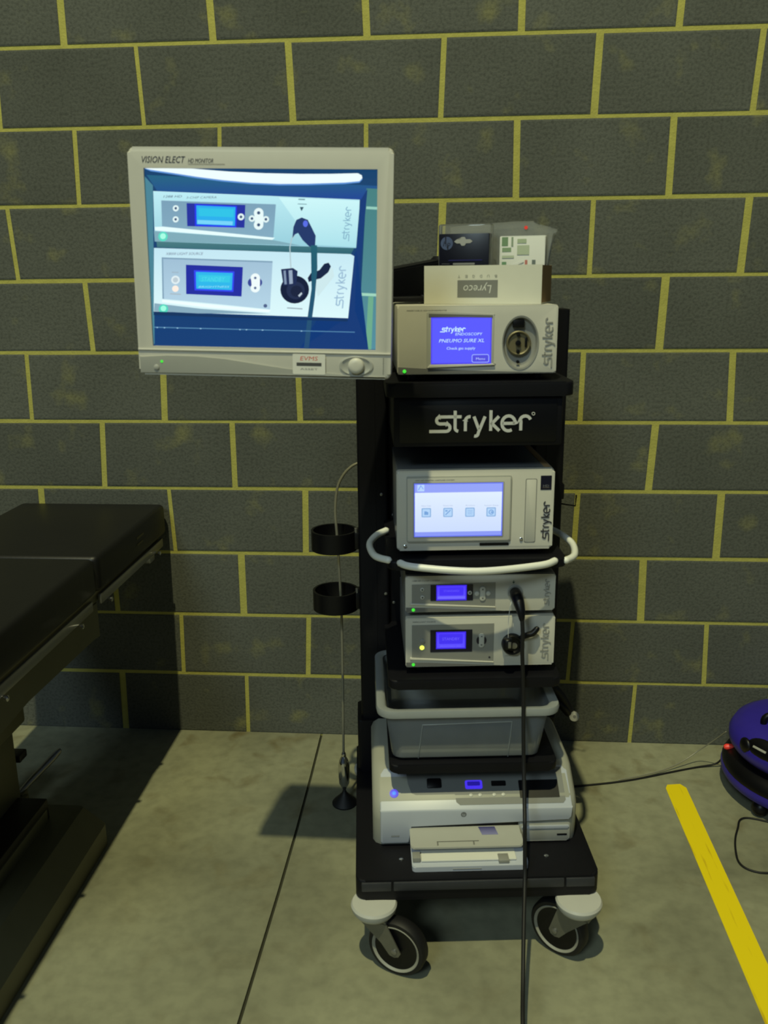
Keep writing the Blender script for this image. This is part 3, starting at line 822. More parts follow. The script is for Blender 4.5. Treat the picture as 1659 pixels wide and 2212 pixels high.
A.rect(.004, .068, .013, .077, (110, 150, 112)); A.rect(.050, .068, .055, .080, (196, 120, 110)); A.rect(.064, .070, .071, .080, (110, 120, 116)); A.poly([(.014, .069), (.048, .080), (.048, .076), (.022, .066)], (232, 232, 226))
A.build('label_print', lb, .0398, M['print'])
bm = bmesh.new(); prism(bm, [(.091, .062), (.091, .128), (.105, .130), (.097, .105), (.094, .062)], .045, .062, .002); obj('pouch_side', bm, M['film'], pk, 30)
obj('red_dot', lathe(bmesh.new(), [(.0035, .0582), (.0035, .060)], 'Y', (.047, 0, .142), 12), M['red'], pk)

# ================================================================== monitor and its arm
ROLL = math.radians(1.35)
mo = thing('surgical_monitor', 'ivory flat surgical monitor on an arm showing a blue picture of the devices', 'monitor', (.3025, -1.03, 1.247))
mo.rotation_euler = (0, ROLL, 0)
W0, H0 = .4275, .3610
fr = bmesh.new(); prism(fr, rr(0, 0, W0, H0, .009, 5), 0, .032, .006)
fo = obj('bezel', fr, M['plastic'], mo, 30)
SX0, SX1, SZ0, SZ1 = .0252, .4020, .0480, .3292
boolean_cut(fo, B(SX0, -.02, SZ0, SX1, .006, SZ1))
bm = bmesh.new(); prism(bm, rr(.012, .012, W0-.012, H0-.012, .012), .030, .062, 0, taper=0); obj('rear_housing', bm, M['plastic2'], mo, 30)
obj('rear_bulge', B(.09, .055, .07, .34, .085, .30, .012), M['plastic2'], mo, 30)
obj('top_latch', B(.197, .004, H0-.0035, .234, .024, H0+.0008, .001), M['blackplastic'], mo, 30)
# sculpted lower bezel
bm = bmesh.new()
top = [(.002, .031), (.05, .0325), (.10, .0320), (.15, .0285), (.20, .0215), (.25, .0150), (.30, .0100), (.36, .006), (.42, .004)]
prism(bm, [(.002, .0025), (.42, .0025)]+top[::-1], -.0022, .001, .0016); obj('lower_sweep', bm, M['plastic2'], mo, 30)
bm = bmesh.new(); prism(bm, [(.0, .0405), (W0, .0405), (W0, .0435), (.0, .0435)], -.0022, .001, .001); obj('lower_ridge', bm, M['plastic'], mo, 30)
bm = bmesh.new()
rings = []
for r, y in ((1.0, .0012), (1.0, -.0018), (.9, -.0026), (.78, -.0006), (.5, -.0004)):
    rings.append([bm.verts.new((.3700+.0285*r*math.cos(2*PI*i/40), y, .0215+.0165*r*math.sin(2*PI*i/40))) for i in range(40)])
for a, b_ in zip(rings, rings[1:]):
    for i in range(40): bm.faces.new((a[i], a[(i+1) % 40], b_[(i+1) % 40], b_[i]))
bm.faces.new(rings[-1]); obj('dial_surround', bm, M['plastic2'], mo, 50)
obj('control_dial', lathe(bmesh.new(), [(.006, -.009), (.0105, -.0082), (.0130, -.006), (.0138, .000)], 'Y', (.3700, 0, .0215), 36), M['plastic'], mo, 50)
obj('power_button', lathe(bmesh.new(), [(.003, -.0045), (.0048, -.0035), (.0048, .001)], 'Y', (.0305, 0, .0125), 20), M['plastic2'], mo, 50)
obj('power_light', lathe(bmesh.new(), [(.0016, -.0032), (.0024, -.0024), (.0024, .001)], 'Y', (.0400, 0, .0225), 14), M['greenled'], mo)['label'] = 'lit green power light'
obj('side_mark', B(.4145, -.0007, .008, .4160, .001, .036, .0003), M['panelgrey'], mo)
A = Art(); A.rect(.2635, .0060, .3185, .0398, (226, 224, 214), .002); A.text('EVMS', .2910, .0290, .0070, (212, 92, 74), .15, .030, 'C')
A.rect(.2700, .0200, .3120, .0255, (74, 74, 74)); A.text('ASSET', .291, .0137, .0028, (150, 150, 146), 0, .03, 'C')
A.build('asset_sticker', mo, -.0025, M['print'])['label'] = 'white sticker with red lettering'
A = Art(); A.text('VISION ELECT', .0235, .3372, .0098, (62, 62, 74), .3, .0710); A.text('HD MONITOR', .0985, .3372, .0066, (76, 76, 84), .3, .0410); A.rect(.0985, .3350, .158, .3356, (110, 110, 112))
A.build('model_lettering', mo, -.0004, M['print'])
# the picture on the screen (a live view of two of the devices)
def fm(a, b_):
    v = (b_-15-(a/1659)*30)/1235.
    xl = 15+80*v; xr = 1625-15*v
    u = (a-xl)/(xr-xl); u = min(1, max(0, u)); v = min(1, max(0, v))
    return SX0+(SX1-SX0)*u, SZ1-(SZ1-SZ0)*v
A = Art()
def P_(pts, c, c2=None): A.poly(pts, c, c2)
P_([(0, 0), (1659, 0), (1659, 1300), (0, 1300)], (20, 62, 118), (22, 66, 110))
P_([(0, 70), (75, 130), (100, 1240), (60, 1240)], (74, 132, 150))
P_([(30, 60), (1620, 150), (1620, 250), (1500, 240), (110, 175)], (30, 66, 150), (36, 100, 130))
# wall seen at the picture's right
P_([(1548, 165), (1640, 170), (1640, 1275), (1540, 1275), (1500, 1080)], (84, 142, 158), (70, 128, 128))
P_([(1548, 285), (1640, 290), (1640, 308), (1546, 303)], (150, 206, 190)); P_([(1490, 873), (1640, 880), (1640, 900), (1488, 893)], (160, 214, 190))
P_([(1560, 900), (1595, 900), (1580, 1275), (1540, 1275)], (110, 172, 140))
P_([(1480, 580), (1510, 240), (1555, 170), (1490, 870), (1470, 1000), (1560, 1275), (1100, 1275), (1400, 1060)], (20, 58, 120))
# bright bar
bar = [(15, 8), (150, 10), (350, 22), (600, 44), (850, 58), (1100, 66), (1300, 68), (1490, 66), (1516, 80), (1520, 98), (1500, 118), (1400, 126), (1150, 131), (950, 130), (760, 120), (560, 100), (380, 76), (220, 50), (60, 26)]
P_([(x, y+10) for x, y in bar], (96, 150, 220)); P_(bar, (240, 255, 255))
# upper unit
P_([(78, 168), (1502, 240), (1500, 300), (1478, 565), (92, 512)], (150, 206, 220), (190, 238, 246))
P_([(950, 220), (1502, 248), (1478, 560), (1180, 540)], (172, 226, 236), (206, 248, 250))
P_([(86, 440), (600, 480), (900, 505), (1100, 545), (92, 512)], (128, 172, 186))
P_([(135, 232), (930, 266), (914, 490), (520, 452), (142, 408)], (132, 172, 194), (122, 160, 184))
P_([(312, 252), (720, 268), (714, 422), (318, 408)], (36, 48, 158)); P_([(368, 258), (662, 274), (658, 420), (372, 408)], (40, 56, 240))
P_([(380, 268), (652, 282), (648, 408), (384, 396)], (42, 176, 238)); P_([(395, 285), (640, 296), (638, 350), (398, 340)], (46, 196, 232)); P_([(388, 366), (634, 378), (632, 404), (388, 392)], (120, 214, 250))
for x, y, r in ((237, 286, 21), (237, 361, 21), (690, 348, 23), (766, 360, 22), (862, 366, 22)):
    A.disc(x, y, r, (226, 246, 246)); A.disc(x, y, r*.42, (60, 84, 120))
P_(arc(812, 322, 33, 40, -220, 14)+arc(812, 403, 33, 220, -40, 14)[::1], (232, 250, 250))
for x, y in ((812, 322), (812, 403)): A.disc(x, y, 11, (60, 84, 120))
P_([(92, 412), (150, 410), (500, 446), (925, 492), (905, 506), (500, 470), (95, 436)], (232, 255, 255))
P_([(105, 512), (1465, 566), (1440, 612), (110, 552)], (40, 96, 112), (74, 124, 130))
A.text('1288 HD 3-CHIP CAMERA', 150, 0, 1, (0, 0, 0)) if False else None
def dtext(t, x, y, h, w, c, rot=0):
    for q in text_polys(t, h, .25 if rot == 0 else 0, w):
        cs_, sn_ = math.cos(rot), math.sin(rot)
        A.items.append(([(x+a*cs_-b_*sn_, y-(a*sn_+b_*cs_)) for a, b_ in q], c, None, True))
dtext('1288 HD', 150, 214, 16, 130, (70, 92, 120)); dtext('3-CHIP CAMERA', 310, 222, 15, 210, (92, 120, 142))
P_([(1085, 230), (1130, 232), (1130, 240), (1085, 238)], (110, 150, 160)); P_([(1080, 262), (1142, 265), (1142, 270), (1080, 267)], (110, 150, 160)); P_([(1094, 285), (1122, 286), (1106, 314)], (50, 84, 100))
# lower unit
P_([(88, 556), (1440, 606), (1466, 620), (1424, 1052), (92, 1004)], (222, 250, 252), (196, 232, 244))
P_([(96, 945), (420, 985), (900, 1020), (400, 1018), (94, 1002)], (136, 172, 190))
P_([(143, 622), (910, 652), (894, 990), (520, 950), (152, 914)], (182, 214, 232), (160, 192, 214))
P_([(143, 622), (910, 652), (909, 662), (150, 632)], (126, 160, 184)); P_([(143, 622), (153, 622), (162, 914), (152, 914)], (126, 160, 184))
P_([(312, 674), (706, 692), (698, 898), (316, 880)], (34, 44, 160)); P_([(368, 712), (648, 722), (642, 866), (374, 854)], (52, 70, 244))
P_([(382, 724), (636, 733), (631, 853), (386, 842)], (46, 184, 236)); P_([(400, 745), (620, 752), (616, 800), (402, 792)], (54, 202, 232))
dtext('STANDBY', 420, 792, 32, 165, (80, 220, 240)); dtext('BRIGHTNESS', 400, 836, 14, 215, (150, 230, 250))
A.disc(241, 780, 30, (226, 240, 244)); A.disc(241, 780, 18, (190, 206, 214)); A.disc(241, 842, 23, (255, 240, 226)); P_([(215, 722), (262, 724), (262, 732), (215, 730)], (160, 184, 200)); P_([(205, 874), (280, 878), (280, 886), (205, 882)], (170, 186, 196))
A.disc(790, 800, 50, (56, 72, 150), 38)
P_(arc(792, 768, 32, 40, -220, 14)+arc(792, 838, 32, 220, -40, 14), (240, 252, 252))
for y in (768, 838): A.disc(792, y, 9, (90, 110, 150))
P_([(150, 920), (500, 955), (900, 994), (884, 1010), (480, 978), (150, 938)], (240, 255, 255))
A.disc(862, 964, 13, (80, 100, 140))
dtext('X8000 LIGHT SOURCE', 172, 606, 18, 260, (96, 112, 140))
P_([(1010, 975), (1115, 982), (1115, 990), (1010, 983)], (150, 170, 182))
# shadows cast in the picture
P_([(1180, 760), (1320, 700), (1330, 760), (1220, 900)], (206, 234, 238))
# leads, port, cap, lever
P_([(1150, 770), (1172, 735), (1230, 715), (1262, 672), (1292, 664), (1308, 690), (1290, 730), (1240, 772), (1190, 785), (1158, 798)], (18, 34, 66))
A.disc(1062, 850, 98, (16, 28, 58)); A.disc(1068, 856, 62, (34, 46, 78)); A.disc(1074, 862, 40, (24, 34, 62)); P_([(1085, 892), (1108, 868), (1114, 880), (1094, 902)], (190, 206, 216))
P_([(968, 708), (1050, 700), (1082, 722), (1072, 816), (985, 822)], (30, 44, 84)); P_([(985, 718), (1000, 716), (1008, 812), (992, 814)], (130, 150, 176)); P_([(1020, 716), (1045, 714), (1050, 808), (1026, 812)], (150, 168, 190))
A.stroke([(1062, 470), (1040, 500), (1028, 560), (1036, 700)], 7, (176, 200, 206))
P_([(1045, 495), (1052, 420), (1072, 372), (1108, 356), (1150, 372), (1180, 430), (1204, 480), (1200, 560), (1160, 552), (1116, 510), (1084, 460), (1062, 470)], (34, 56, 106))
A.disc(1134, 398, 17, (88, 110, 230), 22)
P_([(1172, 545), (1214, 545), (1216, 700), (1200, 900), (1180, 1060), (1160, 1275), (1126, 1275), (1150, 1050), (1176, 850), (1192, 700)], (36, 76, 118), (34, 96, 112))
# lettering up the side
rt = math.radians(86)
for st_ in stryker_strokes():
    for ox, oy, hs, c_ in ((1428, 505, 33, (128, 176, 200)), (1388, 965, 42, (150, 186, 212))):
        for q in ribbon(st_, .18):
            A.items.append(([(ox-b_*hs*1.05+a*hs*.09, oy-a*hs) for a, b_ in q], c_, None, True))
A.disc(152, 478, 33, (90, 220, 196)); A.disc(152, 476, 20, (170, 255, 230)); A.disc(161, 985, 33, (80, 214, 190)); A.disc(161, 982, 20, (160, 255, 226))
# shelf edge below
P_([(94, 1004), (800, 1040), (1424, 1056), (1420, 1075), (94, 1030)], (18, 52, 96))
P_([(100, 1114), (800, 1132), (1470, 1148), (1470, 1154), (800, 1138), (100, 1121)], (84, 136, 176))
for x in (120, 170, 260, 420, 690, 735, 845, 1110): A.disc(x, 1112+x*.024+5, 6, (150, 196, 226), 4)
pic = A.build('screen', mo, .0055, M['screenpaint'], step=.00003, fmap=fm); pic['label'] = 'lit screen with blue-green live picture of two devices'

ar = cthing('monitor_arm', 'black jointed support arm running from the cart column to the monitor back', 'monitor arm', .21, .47, 1.30)
b0 = (.21, .47, 1.30)
def beam(bm, a, b_, w_, h_):
    a = Vector(a); b_ = Vector(b_); t = (b_-a).normalized(); s = t.cross(Vector((0, 0, 1))).normalized(); u = s.cross(t)
    vs = [[bm.verts.new(p+s*i*w_/2+u*j*h_/2) for i, j in ((-1, -1), (1, -1), (1, 1), (-1, 1))] for p in (a, b_)]
    bm.faces.new(vs[0]); bm.faces.new(vs[1])
    for i in range(4): bm.faces.new((vs[0][i], vs[0][(i+1) % 4], vs[1][(i+1) % 4], vs[1][i]))
    bmesh.ops.bevel(bm, geom=[e for e in bm.edges], offset=.004, segments=2, affect='EDGES')
bm = bmesh.new(); beam(bm, (0, -.01, .108), (-.255, -.315, .062), .045, .066); obj('spring_arm', bm, M['black'], ar, 30)
bm = lathe(bmesh.new(), [(.02, -.02), (.024, -.018), (.024, .14), (.018, .146)], n=28); obj('pivot_post', bm, M['black'], ar, 40)
bm = bmesh.new(); box(bm, -.055, -.14, .053, .03, -.075, .066, .003); box(bm, -.12, -.2, .053, -.05, -.12, .064, .003); beam_ = obj('cable_guide', bm, M['black'], ar, 30)
bm = bmesh.new(); lathe(bm, [(.02, .02), (.024, .022), (.024, .12), (.018, .124)], origin=(-.262, -.326, 0), n=28); obj('elbow_joint', bm, M['black'], ar, 40)
# plate behind the monitor, in the cart frame
pm = W(0, 0, 0)
mc = Vector((.3025+.2137, -1.03+.085, 1.42)); v = mc-W(*b0); lx, ly = v.dot(EX), v.dot(EY)
bm = bmesh.new(); beam(bm, (-.262, -.326, .09), (lx, ly+.012, .10), .04, .05); obj('short_arm', bm, M['black'], ar, 30)
o = obj('mounting_plate', B(-.05, 0, -.05, .05, .010, .05, .003), M['black'], ar, 30, loc=(lx, ly+.001, .12), rot=(0, 0, -PHI))
bm = B(-.075, -.02, -.02, .08, .012, .008, .003); obj('post_bracket', bm, M['black'], ar, 30)

# ================================================================== plastic bin
bn = cthing('storage_bin', 'translucent clear plastic storage bin with rim on the lowest shelf', 'bin', .06, .13, .3935)
def rect_ring(bm, x0, y0, x1, y1, z, r, n=6): return [bm.verts.new((x, y, z)) for x, y in rr(x0, y0, x1, y1, r, n)]
def skin(bm, rings, cap=True):
    n = len(rings[0])
    for a, b_ in zip(rings, rings[1:]):
        for i in range(n): bm.faces.new((a[i], a[(i+1) % n], b_[(i+1) % n], b_[i]))
    if cap: bm.faces.new(rings[0])
bm = bmesh.new()
R_ = [rect_ring(bm, .030, .018, .334, .268, .0, .02), rect_ring(bm, .022, .010, .342, .276, .006, .024), rect_ring(bm, .006, -.012, .360, .287, .128, .03)]
skin(bm, R_)
tub = obj('tub', bm, M['bin'], bn, 40)
sm = tub.modifiers.new('wall', 'SOLIDIFY'); sm.thickness = .0018
bm = bmesh.new()
R_ = [rect_ring(bm, .006, -.012, .360, .287, .118, .03), rect_ring(bm, -.010, -.026, .376, .292, .118, .035), rect_ring(bm, -.012, -.028, .378, .293, .128, .036),
      rect_ring(bm, -.010, -.026, .376, .291, .134, .035), rect_ring(bm, .002, -.016, .364, .286, .135, .032), rect_ring(bm, .008, -.010, .358, .284, .129, .03)]
skin(bm, R_, False); obj('rim', bm, M['binrim'], bn, 50)['label'] = 'milky rolled rim'
bm = bmesh.new()
fp_ = [(.078, .0, .0), (.086, 0, .092), (.276, 0, .096), (.272, 0, .0)]
def fy(z): return .0100-.022*(z-.006)/.122
for a, b_ in zip(fp_, fp_[1:]):
    tube(bm, [(a[0], fy(a[2])-.001, max(a[2], .004)), (b_[0], fy(b_[2])-.001, max(b_[2], .004))], .0011, 6, 0)
obj('embossed_frame', bm, M['binrim'], bn, 50)

# ================================================================== printer
pr = cthing('inkjet_printer', 'pale grey all-in-one inkjet printer with lit blue button on the cart base', 'printer', .038, .12, .2005)
Wp = .447
prof = [(.0, .0), (-.004, .02), (-.006, .06), (-.004, .085), (.012, .103), (.075, .146), (.10, .152), (.285, .152), (.295, .14), (.298, .01), (.29, .0)]
bm = bmesh.new()
def sect(x, k): return [bm.verts.new((x, .145+(y-.145)*k, .075+(z-.075)*k)) for y, z in prof]
xs = [(0, .86), (.006, .95), (.018, 1.0), (Wp-.018, 1.0), (Wp-.006, .95), (Wp, .86)]
S_ = [sect(x, k) for x, k in xs]; n = len(prof)
# keep the underside flat on the platform
for s_ in S_:
    for v_ in s_:
        if v_.co.z < .012: v_.co.z = 0
for a, b_ in zip(S_, S_[1:]):
    for i in range(n): bm.faces.new((a[i], a[(i+1) % n], b_[(i+1) % n], b_[i]))
bm.faces.new(S_[0]); bm.faces.new(S_[-1])
obj('body', bm, M['printershell'], pr, 40)
# white front fascia: vertical part (L-shaped), then the sloping control deck
y0 = -.0105
pts = [(.016, .012), (.020, .008), (.075, .008), (.080, .012), (.080, .052), (.425, .056), (.432, .064), (.434, .088), (.016, .088)]
bm = bmesh.new(); prism(bm, pts, y0, .004, .003)
fa = obj('front_fascia', bm, M['printerwhite'], pr, 30)
sl = Vector((0, .079, .056)).normalized(); nn = Vector((0, sl.z, -sl.y))
fr_ = ((0, y0+.0008, .0865), (1, 0, 0), tuple(sl), tuple(nn))
bm = bmesh.new(); prism(bm, [(.016, 0), (.434, 0), (.434, .086), (.424, .100), (.026, .100), (.016, .086)], .0, .010, .003, fr_); obj('control_deck', bm, M['printerwhite'], pr, 30)
bm = bmesh.new(); prism(bm, [(.075, .093), (.078, .062), (.085, .040), (.095, .0355), (.180, .0355), (.182, .018), (.190, .011), (.415, .011), (.421, .018), (.421, .093)], -.0008, .001, 0, fr_)
cpn = obj('control_panel', bm, M['printergrey'], pr, 30)
bm = bmesh.new(); prism(bm, rr(.120, .050, .152, .072, .003), -.003, .001, .001, fr_); obj('keypad', bm, M['blackplastic'], cpn, 30)
bm = bmesh.new(); prism(bm, rr(.322, .0235, .409, .064, .002), -.0014, .001, 0, fr_); obj('photo_lid', bm, M['blackplastic'], cpn, 30)
bm = bmesh.new(); prism(bm, rr(.262, .052, .294, .064, .002), -.0014, .001, 0, fr_); obj('dark_slot', bm, M['blackplastic'], cpn, 30)
A = Art()
A.rect(.204, .046, .242, .066, (72, 52, 240), .004); A.rect(.209, .0535, .237, .0630, (34, 24, 150), .002)
A.build('display', cpn, 0, M['screenpaint'], frame=(Vector(fr_[0])+nn*-.0016, fr_[1], fr_[2], tuple(nn*1.0)))['label'] = 'lit violet-blue status display'
for x in (.215, .235, .266, .286):
    bm = bmesh.new(); prism(bm, ell(x, .0325, .0042, .0036, 14), -.0022, .001, .0006, fr_); obj('button', bm, M['button'], cpn, 30)
# lit power button
b = obj('power_button', lathe(bmesh.new(), [(.0095, -.0008), (.0095, -.0025), (.0060, -.003)], 'Y', (0, 0, 0), 28), M['blueledring'], pr, 40, loc=(.047, -.0098, .103), rot=(0, 0, 0))
b.location = Vector(fr_[0])+Vector((.047, 0, 0))+sl*.040-nn*.0; b.rotation_euler = (-math.atan2(sl.y, sl.z), 0, 0); b['label'] = 'round power button glowing blue'
c_ = obj('power_light', lathe(bmesh.new(), [(.0045, -.0029), (.0030, -.0038)], 'Y', (0, 0, 0), 20), M['blueled'], b, 40)
A = Art(); A.disc(.1965, .0765, .0062, (110, 112, 116)); A.text('hp', .1965, .0735, .0055, (190, 194, 200), .2, .007, 'C'); A.rect(.039, .0245, .057, .0285, (140, 142, 144))
A.build('fascia_print', fa, y0-.0002, M['print'])
# lower right body
bm = bmesh.new(); prism(bm, rr(.318, .004, .430, .050, .006), -.0075, .004, .002); lr = obj('lower_panel', bm, M['plastic2'], pr, 30)
bm = bmesh.new(); prism(bm, rr(.324, .036, .428, .043, .003), -.0095, .0, .0015); obj('grip_ridge', bm, M['printerwhite'], lr, 30)
bm = bmesh.new(); prism(bm, rr(.402, .0175, .424, .0215, .001), -.0083, .0, 0); obj('card_slot', bm, M['blackplastic'], lr)
# dark output opening and trays
bm = B(.0805, -.0072, .036, .3165, .02, .052, .001); obj('output_slot', bm, M['blackplastic'], pr, 30)
tr = bmesh.new()
def tray(bm, x0, x1, ya, za, yb, zb, th, rad=.008):
    pts = [(x0, ya), (x1, ya)]+[(x1-rad+rad*math.cos(t), yb+rad-rad*math.sin(t)) for t in [PI/2*i/5 for i in range(6)]]+[(x0+rad-rad*math.sin(t), yb+rad-rad*math.cos(t)) for t in [PI/2*i/5 for i in range(6)]]
    def z(y): return za+(zb-za)*(ya-y)/(ya-yb)
    f = [bm.verts.new((x, y, z(y))) for x, y in pts]; g = [bm.verts.new((x, y, z(y)-th)) for x, y in pts]; n = len(pts)
    a = bm.faces.new(f); b_ = bm.faces.new(g)
    for i in range(n): bm.faces.new((f[i], f[(i+1) % n], g[(i+1) % n], g[i]))
    bmesh.ops.bevel(bm, geom=list(a.edges), offset=.0015, segments=2, affect='EDGES')
tray(tr, .080, .324, .0, .026, -.098, .012, .0115)
it = obj('paper_tray', tr, M['printerwhite'], pr, 30)
tr = bmesh.new(); tray(tr, .079, .318, .0, .046, -.066, .036, .004); ot = obj('output_tray', tr, M['plastic2'], pr, 30)
ttz = lambda y: .046+(.010)*(y/.066)
A = Art()
def tf(y): return .046-.010*(-y)/.066+.0002
A.poly([(.228, -.010), (.264, -.010), (.269, -.034), (.234, -.034)], (56, 54, 110), (128, 128, 170))
A.poly([(.135, -.050), (.225, -.050), (.225, -.052), (.135, -.052)], (90, 90, 84)); A.poly([(.135, -.052), (.138, -.052), (.138, -.062), (.135, -.062)], (110, 110, 104)); A.poly([(.212, -.052), (.215, -.052), (.215, -.062), (.212, -.062)], (110, 110, 104))
us = Vector((0, 1, .010/.066)).normalized()
A.build('tray_marks', ot, 0, M['print'], frame=((0, 0, .0462), (1, 0, 0), tuple(us), tuple(us.cross(Vector((1, 0, 0))))))
ti = lambda y: .026-.014*(-y)/.098
bm = bmesh.new(); box(bm, .100, -.086, ti(-.075)+.0002, .300, -.02, ti(-.075)+.0035, .0005); obj('paper_stack', bm, M['skin'], it)
bm = bmesh.new(); box(bm, .082, -.086, ti(-.08), .098, -.064, ti(-.08)+.011, .001); obj('paper_guide', bm, M['panelgrey'], it, 30)
bm = bmesh.new(); box(bm, .262, -.094, ti(-.09), .284, -.070, ti(-.08)+.0065, .001); obj('paper_stop', bm, M['panelgrey'], it, 30)
bm = bmesh.new(); box(bm, .165, -.0990, .0055, .225, -.0975, .0068); obj('finger_slot', bm, M['panelgrey'], it)

# ================================================================== hanging chrome weight on a hose beside the cart
hg_ = cthing('weighted_hose', 'thin grey hose through the cart rings ending in chrome weight and black floor cup', 'hose', -.037, .586, 0)
b1 = (-.037, .586, 0)
obj('floor_cup', lathe(bmesh.new(), [(.034, .0), (.0345, .004), (.030, .010), (.014, .026), (.007, .034), (.005, .040)], n=32), M['rubber'], hg_, 40)
bm = lathe(bmesh.new(), [(.003, .036), (.006, .048), (.014, .064), (.0155, .085), (.0155, .118), (.012, .134), (.006, .146), (.0045, .156)], n=32)
obj('chrome_weight', bm, M['chrome'], hg_, 40)
obj('swivel', lathe(bmesh.new(), [(.0065, .146), (.0065, .152), (.004, .158)], n=20), M['chrome'], hg_, 40)
obj('hose', tube(bmesh.new(), rel([(-.037, .585, .155), (-.034, .56, .35), (-.032, .535, .56), (-.033, .512, .66), (-.037, .49, .795), (-.040, .488, .86), (-.034, .49, .915), (-.019, .49, .948), (.000, .49, .968), (.017, .49, .977)], b1), .0034, 10, 6), M['hose'], hg_, 60)

# power plug dangling behind the cart's right column
pp = cthing('mains_plug', 'black cable bundle with pale grey plug sticking out behind the cart, right side', 'plug', .5, .45, .33)
b2 = (.5, .45, .33)
bm = tube(bmesh.new(), rel([(.480, .49, .43), (.492, .45, .412), (.512, .445, .390), (.530, .445, .362), (.541, .445, .342)], b2), [.010, .011, .011, .010, .008], 12, 5); obj('cord', bm, M['rubber'], pp, 60)
bm = tube(bmesh.new(), rel([(.490, .47, .40), (.505, .45, .372), (.525, .445, .352), (.538, .445, .334)], b2), [.006, .009, .012, .010], 12, 5); obj('second_cord', bm, M['blackplastic'], pp, 60)
Rm = Matrix.Translation(Vector((.549, .440, .329))-Vector(b2)) @ Matrix.Rotation(-.35, 4, 'X')
bm = lathe(bmesh.new(), [(.005, -.008), (.0122, -.006), (.0128, .004), (.009, .010), (.006, .014)], 'Y', n=20, M4=Rm)
obj('plug_body', bm, M['plastic2'], pp, 40)
obj('plug_face', lathe(bmesh.new(), [(.0038, -.0075), (.0038, -.0088)], 'Y', n=14, M4=Rm), M['panelgrey2'], pp)

# ================================================================== operating table, left
tb = thing('operating_table', 'operating table with thick black vinyl pads on an olive grey pedestal at left', 'operating table', (-.24, -1.0, 0))
TX, TY = -.24, -1.0
def pad(x0, y0, x1, y1, z0, z1, name='mattress_pad'):
    bm = bmesh.new()
    slab(bm, rr(x0-TX, y0-TY, x1-TX, y1-TY, .018, 4), z0, z1, .012)
    return obj(name, bm, M['vinyl'], tb, 40)
pad(-.455, -.540, -.015, -.018, .667, .757)
pad(-.455, -1.62, -.018, -.545, .667, .757)
pd = D.objects['mattress_pad']
def tbox(name, x0, y0, z0, x1, y1, z1, m, bev=.003): return obj(name, B(x0-TX, y0-TY, z0, x1-TX, y1-TY, z1, bev), M[m], tb, 30)
A = Art(); A.rect(0, 0, .055, .006, (104, 98, 62)); A.rect(0, -.018, .045, -.012, (92, 86, 56))
A.build('pad_label', tb, 0, M['print'], frame=((-.0145-TX, -.27-TY, .720), (0, 1, 0), (0, 0, 1), (-1, 0, 0)))
tbox('table_frame', -.44, -1.6, .640, -.03, -.05, .668, 'olive')
for y0, y1 in ((-.53, -.05), (-1.5, -.58)):
    o = tbox('side_rail', -.028, y0, .634, -.018, y1, .660, 'steel')
for y in (-.10, -.48, -.66, -1.02, -1.3):
    obj('rail_bolt', lathe(bmesh.new(), [(.006, -.018-TX-.001), (.006, -.018-TX+.006), (.003, -.018-TX+.008)], 'X', (0, y-TY, .628), 14), M['chrome'], tb, 40)
tbox('rail_bracket', -.10, -.16, .615, -.022, -.12, .637, 'steel')
bm = bmesh.new(); prism(bm, [(-.52-TY, .634), (-1.5-TY, .634), (-1.5-TY, .52), (-.9-TY, .56), (-.56-TY, .55), (-.52-TY, .545)], -.045-TX, -.035-TX)
for v_ in bm.verts: v_.co = Vector((v_.co.y, v_.co.x, v_.co.z))
obj('under_frame_side', bm, M['olive'], tb)
tbox('under_frame', -.40, -1.4, .56, -.08, -.62, .640, 'olive')
tbox('pedestal_sleeve', -.36, -.98, .36, -.20, -.62, .57, 'olive', .006)
tbox('pedestal_column', -.35, -.96, .16, -.225, -.64, .38, 'olive', .006)
bm = bmesh.new()
# cast base: low wide body with sloped shoulders
ring = lambda x0, y0, x1, y1, z: [bm.verts.new((x-TX, y-TY, z)) for x, y in rr(x0, y0, x1, y1, .012, 3)]
R_ = [ring(-.50, -1.62, -.038, -.585, .0), ring(-.50, -1.62, -.038, -.585, .060), ring(-.46, -1.60, -.085, -.60, .115), ring(-.45, -1.58, -.10, -.62, .118)]
n = len(R_[0]); bm.faces.new(R_[0]); bm.faces.new(R_[-1])
for a, b_ in zip(R_, R_[1:]):
    for i in range(n): bm.faces.new((a[i], a[(i+1) % n], b_[(i+1) % n], b_[i]))
obj('base', bm, M['olive'], tb, 30)
tbox('base_block', -.42, -1.02, .112, -.150, -.655, .170, 'vinyl', .004)
tbox('base_cover', -.415, -1.0, .10, -.146, -.67, .15, 'olive', .004)
# foot pedal: chrome lever on a small hinge
bm = tube(bmesh.new(), [(-.268-TX, -.62-TY, .125), (-.25-TX, -.56-TY, .145), (-.214-TX, -.49-TY, .178), (-.198-TX, -.475-TY, .194)], [.006, .008, .010, .007], 12, 4); obj('foot_pedal', bm, M['steel'], tb, 50)
tbox('pedal_hinge', -.300, -.66, .09, -.235, -.585, .135, 'olive')
tbox('pedal_post', -.262, -.60, .0, -.245, -.57, .14, 'olive')
tbox('lock_knob', -.300, -.56, .205, -.262, -.52, .225, 'vinyl')
tbox('rear_motor', -.44, -.62, .10, -.36, -.50, .20, 'vinyl', .012)

